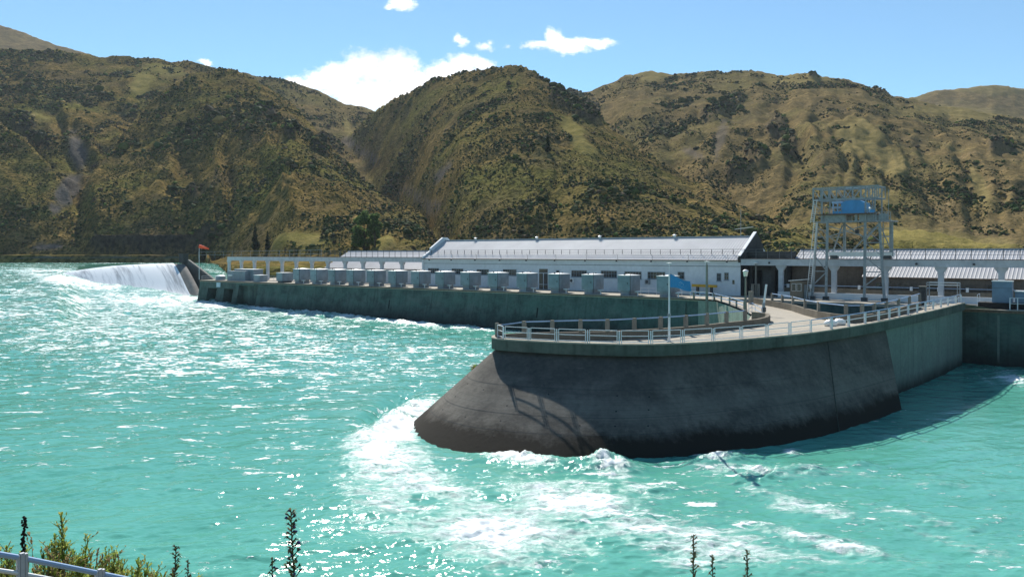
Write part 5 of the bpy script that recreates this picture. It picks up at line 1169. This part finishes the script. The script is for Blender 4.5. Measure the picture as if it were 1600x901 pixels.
# ladders, side cage, rails
def ladder(p, q, wd_, n_, nm='ladder', mt_='steel'):
    m = MB(); d = U*wd_
    m.bar(p-d/2, q-d/2, .07); m.bar(p+d/2, q+d/2, .07)
    for i in range(n_): c = p.lerp(q,(i+.5)/n_); m.bar(c-d/2, c+d/2, .045)
    m.build(nm, M[mt_], cr)
ladder(DP(s_at(1264,TF),TF-.5,ZD), DP(s_at(1276,TF),TF-.5,ZG), .5, 34, 'ladder', 'lid'); ladder(DP(s_at(1272,TF),TF-.9,ZG), DP(s_at(1277,TF),TF-.9,ZT1), .5, 12, 'ladder', 'lid')
cs0, cs1 = s_at(1380,TF+1), s_at(1395,TF+1)
m = MB()
for s in (cs0, cs1): m.bar(DP(s,TF+1,zB+.4), DP(s,TF+1,ZG), .12)
for f in (.12,.35,.58,.8): z = zB+.4+(ZG-zB-.4)*f; m.bar(DP(cs0,TF+1,z), DP(cs1,TF+1,z), .1)
m.build('stair_cage', M['steel'], cr)
m = MB(); a, b = s_at(1367,TF), s_at(1393.5,TF)
for i in range(7): s = a+(b-a)*i/6; m.bar(DP(s,TF-.75,ZG+.1), DP(s,TF-.75,ZG+1.35), .07)
for z in (1.3,.75): m.bar(DP(a,TF-.75,ZG+z), DP(b,TF-.75,ZG+z), .07)
m.dbox(a+.8,a+2.0,TF-.72,TF-.66,ZG+.15,ZG+1.1); m.build('platform_railing', M['steel'], cr)
m = MB(); s = s_at(1388.5,TF); m.bar(DP(s,TF,ZG+.1), DP(s,TF,ZT2-.6), .06); m.build('aerial', M['steel'], cr)
m = MB(); s = s_at(1361,TF); m.lathe(DP(s,TF-.5,ZP+.1), [(.1,0),(.1,.5),(.2,.55),(.2,.75),(.05,.85)], 8); m.build('floodlight', M['lid'], cr)
m = MB(); s = s_at(1336,TF); m.bar(DP(s,TF+1.2,ZP), DP(s,TF+1.2,ZG-1.1), .06); m.box(DP(s,TF+1.2,ZG-1.7), .5,.4,.6,U); m.build('hook_block', M['darksteel'], cr)
# ---------------------------------------------------------------- near bank under the viewer
bx = np.linspace(-46, 46, 93); by = np.concatenate([np.linspace(-14, 12, 60), np.linspace(12.6, 40, 50)]); BXX, BYY = np.meshgrid(bx, by)
BZ = np.where(BYY < 1.4, 12.4, 12.4-(BYY-1.4)*.385) + .10*fbm(BXX*.5, BYY*.5, 4, 91) - .45*sstep(2,5,BYY)
def mk_bank():
    k = NT('grassy_bank_soil'); v = k.coord('World'); a = k.noise(v, 1.2, 6); b = k.noise(v, 9, 5)
    c = k.mix(k.ramp(a, [(.4,0),(.6,1)]), k.ramp(b, [(.3,(.05,.06,.02)),(.7,(.13,.13,.045))]), k.ramp(b, [(.3,(.07,.05,.03)),(.7,(.17,.13,.08))])); return k.done(c, .95, k.bump(b,.8,.06), None, .1)
M['bank'] = mk_bank()
tag(numpy_mesh('river_bank', np.stack([BXX,BYY,BZ],-1).reshape(-1,3), gridfaces(len(by), len(bx)), M['bank']), kind='structure')
def bank_z(x, y): return (12.4 if y < 1.4 else 12.4-(y-1.4)*.385) - .45*float(sstep(2,5,np.array(y)))
# railing at the lower left
RA = [(-40,856,5.9),(34.5,868.5,6.2),(156,893,6.75),(275,917,7.3),(395,940,7.9),(520,962,8.5)]
rp = [WY(*p) for p in RA]; rp = [WY(-170,834,5.4)] + rp
t = thing('bank_railing', rp[2], 'white railing with blue top rail in the near left corner', 'railing')
def brk(a, b, o): d = (b-a).normalized(); return a+d*o, b-d*o
for p in rp:
    d = (rp[2]-rp[1]).normalized(); z = bank_z(p.x,p.y)
    m = MB()
    for o in (-.034, .0, .034): q = p+Vector((d.x*o,d.y*o,0)); m.bar(Vector((q.x,q.y,z-.2)), q+Vector((0,0,.015+(.012 if o == 0 else 0))), .02 if o else .03,.03)
    m.build('post', M['galv'], t)
for a, b in zip(rp, rp[1:]):
    p, q = brk(a, b, .042); m = MB(); m.tube([p+Vector((0,0,-.012)), q+Vector((0,0,-.012))], .021, 8); m.build('top_rail', M['bluerail2'] if 'bluerail2' in M else M['bluerail'], t)
    m = MB(); m.tube([p+Vector((0,0,-.135)), q+Vector((0,0,-.135))], .017, 8); m.build('mid_rail', M['whitetrim'], t)
M['stem'] = mk_leaf('green_stem', .4)
class LM:      # stems and leaves with a colour per face
    def __init__(s): s.v = []; s.f = []; s.c = []
    def blade(s, p, d, L, w_, col, droop=.2, up=Vector((0,0,1))):
        d = d.normalized(); x = d.cross(up); x = x.normalized() if x.length > 1e-3 else Vector((1,0,0)); o = len(s.v); m_ = p+d*L*.5+up*(.06*L); e = p+d*L-up*droop*L
        s.v += [p-x*w_*.35,p+x*w_*.35,m_+x*w_*.5,m_-x*w_*.5,e]; s.f += [(o,o+1,o+2,o+3),(o+3,o+2,o+4)]; s.c += [col,col]
    def stem(s, pts, r0, r1, col, n_=5):
        m = MB(); m.tube(pts, r0, n_, r1); o = len(s.v); s.v += m.v; s.f += [tuple(i+o for i in f) for f in m.f]; s.c += [col]*len(m.f)
    def blob(s, p, r, col, rnd):
        vv, ff = ico(); o = len(s.v)
        for q in vv: s.v.append(tuple(Vector(p)+Vector(q)*r*rnd.uniform(.7,1.2)))
        s.f += [tuple(int(i)+o for i in f) for f in ff]; s.c += [tuple(x*rnd.uniform(.75,1.25) for x in col) for _ in ff]
    def build(s, name, parent=None):
        m = MB(); m.v = [tuple(p) for p in s.v]; m.f = s.f; me = bpy.data.meshes.new(name); off = PLOC[parent.name] if parent else Vector()
        me.from_pydata([(p[0]-off[0],p[1]-off[1],p[2]-off[2]) for p in m.v], [], m.f); me.materials.append(M['stem'])
        a = me.attributes.new('tint','FLOAT_COLOR','FACE'); a.data.foreach_set('color', [x for q in s.c for x in (*q,1)]); me.update()
        o = bpy.data.objects.new(name, me); COL.objects.link(o); o.parent = parent; PLOC[o.name] = Vector(off); return o
def bugloss(px, py, D, label, seed, thick=1.0, flowers=True, lean=.0, sway=0.):
    rnd = random.Random(seed); tp = WY(px,py,D); b = Vector((tp.x-lean, tp.y+.05, bank_z(tp.x,tp.y)-.05)); t = thing('bugloss_stalk', b, label, 'wild flower', 'tall bugloss stalks on the near bank')
    H = tp.z-b.z; def_ = lambda f: b.lerp(tp, f)+Vector((.03*math.sin(f*3+seed)*thick + sway*f*(1-f), .02*math.cos(f*4), 0))
    a = LM(); a.stem([def_(i/10) for i in range(11)], .009*thick, .003, (.13,.13,.06)); a.build('stem', t)
    lf = LM(); fl_ = LM(); n_ = int(H*85)
    for i in range(n_):
        f = .12+.88*i/n_; p = def_(f); an = i*2.4+rnd.uniform(-.9,.9); L = rnd.choice([.5,.8,1,1.15])*thick*(.085*(1-f)**.7+.018)*rnd.uniform(.7,1.2); d = Vector((math.cos(an),math.sin(an),.75))
        cg = rnd.choice([(.15,.165,.075),(.20,.20,.10),(.13,.11,.065),(.10,.12,.06),(.22,.18,.11)])
        if f > .35:
            e = p+d.normalized()*L*.8; lf.stem([p, p+d.normalized()*L*.5, e+Vector((0,0,L*.2))], .0036*thick, .003, cg, 4); [lf.blade(e-d.normalized()*.008, d+Vector((rnd.gauss(0,.6),rnd.gauss(0,.6),rnd.gauss(0,.5))), .022*thick*rnd.uniform(.7,1.5), .010*thick, cg, .3) for _ in range(3)]; lf.blob(e, .0045*thick*rnd.uniform(.6,1.3), cg, rnd)
            if flowers and rnd.random() < .38: fl_.blob(e+d.normalized()*.008, .0085*rnd.uniform(.7,1.2), rnd.choice([(.11,.10,.28),(.16,.13,.30),(.08,.07,.20)]), rnd)
            if rnd.random() < .55: lf.blade(p, Vector((math.cos(an+.5),math.sin(an+.5),.25)), .06*thick*(1.15-f), .012, (.10,.12,.05))
        else: lf.blade(p, Vector((math.cos(an),math.sin(an),.5)), .12*thick, .016, (.09,.12,.04))
    lf.build('leaves', t)
    if fl_.v: fl_.build('blossom', t)
bugloss(463.5,795,4.7,'tallest dark bugloss spike with violet flowers, left of centre',1,1.35,True,.02)
bugloss(434,873,4.75,'short violet bugloss tip just left of the tallest spike',2,1.0,True)
bugloss(279,851,5.2,'sparse brown-green bugloss spike between the near railing and the tallest spike',3,1.15,False)
bugloss(291,872,5.3,'smaller bugloss tip leaning just right of the sparse brown-green spike',4,.9,False,-.03)
bugloss(1075,833,4.9,'tallest of the three dry bugloss spikes under the middle of the pier',5,1.05,False)
bugloss(1109,864,5.0,'shortest middle one of the three dry bugloss spikes under the pier',6,.85,False)
bugloss(1170,857,4.9,'leaning bugloss spike, right one of the three under the pier',7,.95,False,.05)
def broom(px, py, D, wd_, label, seed, n_=70, lean=0., dry=.15, name='broom_bush', density=1.0):
    rnd = random.Random(seed); tp = WY(px,py,D); zb = bank_z(tp.x,tp.y); b = Vector((tp.x,tp.y,zb-.05)); t = thing(name, b, label, 'bush', 'bushes behind the near railing'); H = tp.z-zb
    st = LM(); lf = LM()
    for i in range(n_):
        a = rnd.uniform(0,6.28); q = abs(rnd.gauss(0,.55)); q = min(q,1.3); h = H*(1.0 if i < 4 else rnd.uniform(.62,1.0))*(1-.22*q)*( 1 if i else 1.0); e = b+Vector((math.cos(a)*q*wd_*.5+lean*h*.4, math.sin(a)*q*wd_*.45, h))
        p0 = b+Vector((math.cos(a)*q*wd_*.18, math.sin(a)*q*wd_*.18, 0)); md_ = p0.lerp(e,.55)+Vector((rnd.gauss(0,.04),rnd.gauss(0,.04),.08*h)); isdry = rnd.random() < dry
        sc_l = (.28,.21,.12) if isdry else rnd.choice([(.13,.16,.05),(.15,.16,.06),(.17,.15,.08)])
        pts = [p0, p0.lerp(md_,.5), md_, md_.lerp(e,.5)+Vector((rnd.gauss(0,.015),0,.01)), e]; st.stem(pts, .007, .0022, sc_l, 4)
        k_ = int((95 if not isdry else 30)*density)
        for j in range(k_):
            f = rnd.uniform(.25,1.0); u_ = f*4; i0 = min(3,int(u_)); p = pts[i0].lerp(pts[i0+1], u_-i0); d = (pts[i0+1]-pts[i0]).normalized()+Vector((rnd.gauss(0,.55),rnd.gauss(0,.55),rnd.gauss(.1,.35)))
            cg = (.33,.25,.13) if isdry else rnd.choice([(.36,.46,.09),(.44,.50,.11),(.27,.38,.08),(.52,.52,.14),(.22,.29,.09),(.40,.36,.14)])
            if rnd.random() < .35: 
                tw = p+d.normalized()*rnd.uniform(.05,.13); st.stem([p,tw], .0025,.0015, sc_l, 3)
                for _ in range(4): lf.blade(p.lerp(tw,rnd.uniform(.3,1)), d+Vector((rnd.gauss(0,.6),rnd.gauss(0,.6),.2)), rnd.uniform(.03,.055), .015, cg)
            else: lf.blade(p, d, rnd.uniform(.03,.065), .015, cg)
    st.build('twigs', t); lf.build('leaves', t); return t
broom(84,800,7.6,1.2,'tallest yellow-green leafy bush behind the near railing',11,80,.08)
broom(12,834,7.4,1.2,'bushy green shrub cut by the left edge behind the railing',12,80,-.02,.25)
broom(62,850,7.2,1.5,'low brownish bush at the foot of the tallest yellow-green bush',13,90,.1,.45)
broom(128,852,7.6,1.2,'thin dry-stemmed bush between the tallest bush and the slender one',14,70,.2,.35)
broom(178,846,7.8,.9,'slender upright green bush above the far end of the near railing',15,60,.08,.1)
broom(225,872,8.2,1.2,'low green bush just right of the near railing',16,60,.1,.2)
broom(150,878,7.4,1.6,'dense low bush pressed against the back of the near railing',17,90,.1,.3)
broom(30,878,7.0,1.6,'brown twiggy undergrowth behind the left railing post',18,90,.0,.6)
def dock(px, py, D, label, seed):
    rnd = random.Random(seed); tp = WY(px,py,D); zb = bank_z(tp.x,tp.y); b = Vector((tp.x-.05,tp.y,zb)); t = thing('dock_plant', b, label, 'wild plant'); a = LM(); a.stem([b, b.lerp(tp,.5)+Vector((-.02,0,0)), tp], .009,.004,(.05,.045,.03)); a.build('stem', t); lf = LM()
    for i in range(70): f = .78+.22*i/69; lf.blob(b.lerp(tp,f)+Vector((rnd.gauss(0,.008),rnd.gauss(0,.008),0)), rnd.uniform(.010,.016), (.055,.045,.035), rnd)
    lf.build('seed_spike', t)
dock(38,808,7.0,'dark dock seed head on a thin stalk left of the tallest bush',21)

# ---------------------------------------------------------------- thin summer air
m = MB(); m.hexa([Vector((-2900,-60,-8)),Vector((2900,-60,-8)),Vector((2900,2100,-8)),Vector((-2900,2100,-8)),Vector((-2900,-60,760)),Vector((2900,-60,760)),Vector((2900,2100,760)),Vector((-2900,2100,760))])
hm = bpy.data.materials.new('thin_air'); hm.use_nodes = True; t_ = hm.node_tree; t_.nodes.remove(t_.nodes['Principled BSDF'])
pv = t_.nodes.new('ShaderNodeVolumePrincipled'); pv.inputs['Color'].default_value = (.80,.90,1,1); pv.inputs['Density'].default_value = .00005; pv.inputs['Anisotropy'].default_value = .2
t_.links.new(pv.outputs[0], t_.nodes['Material Output'].inputs['Volume'])
tag(m.build('haze', hm), kind='stuff')
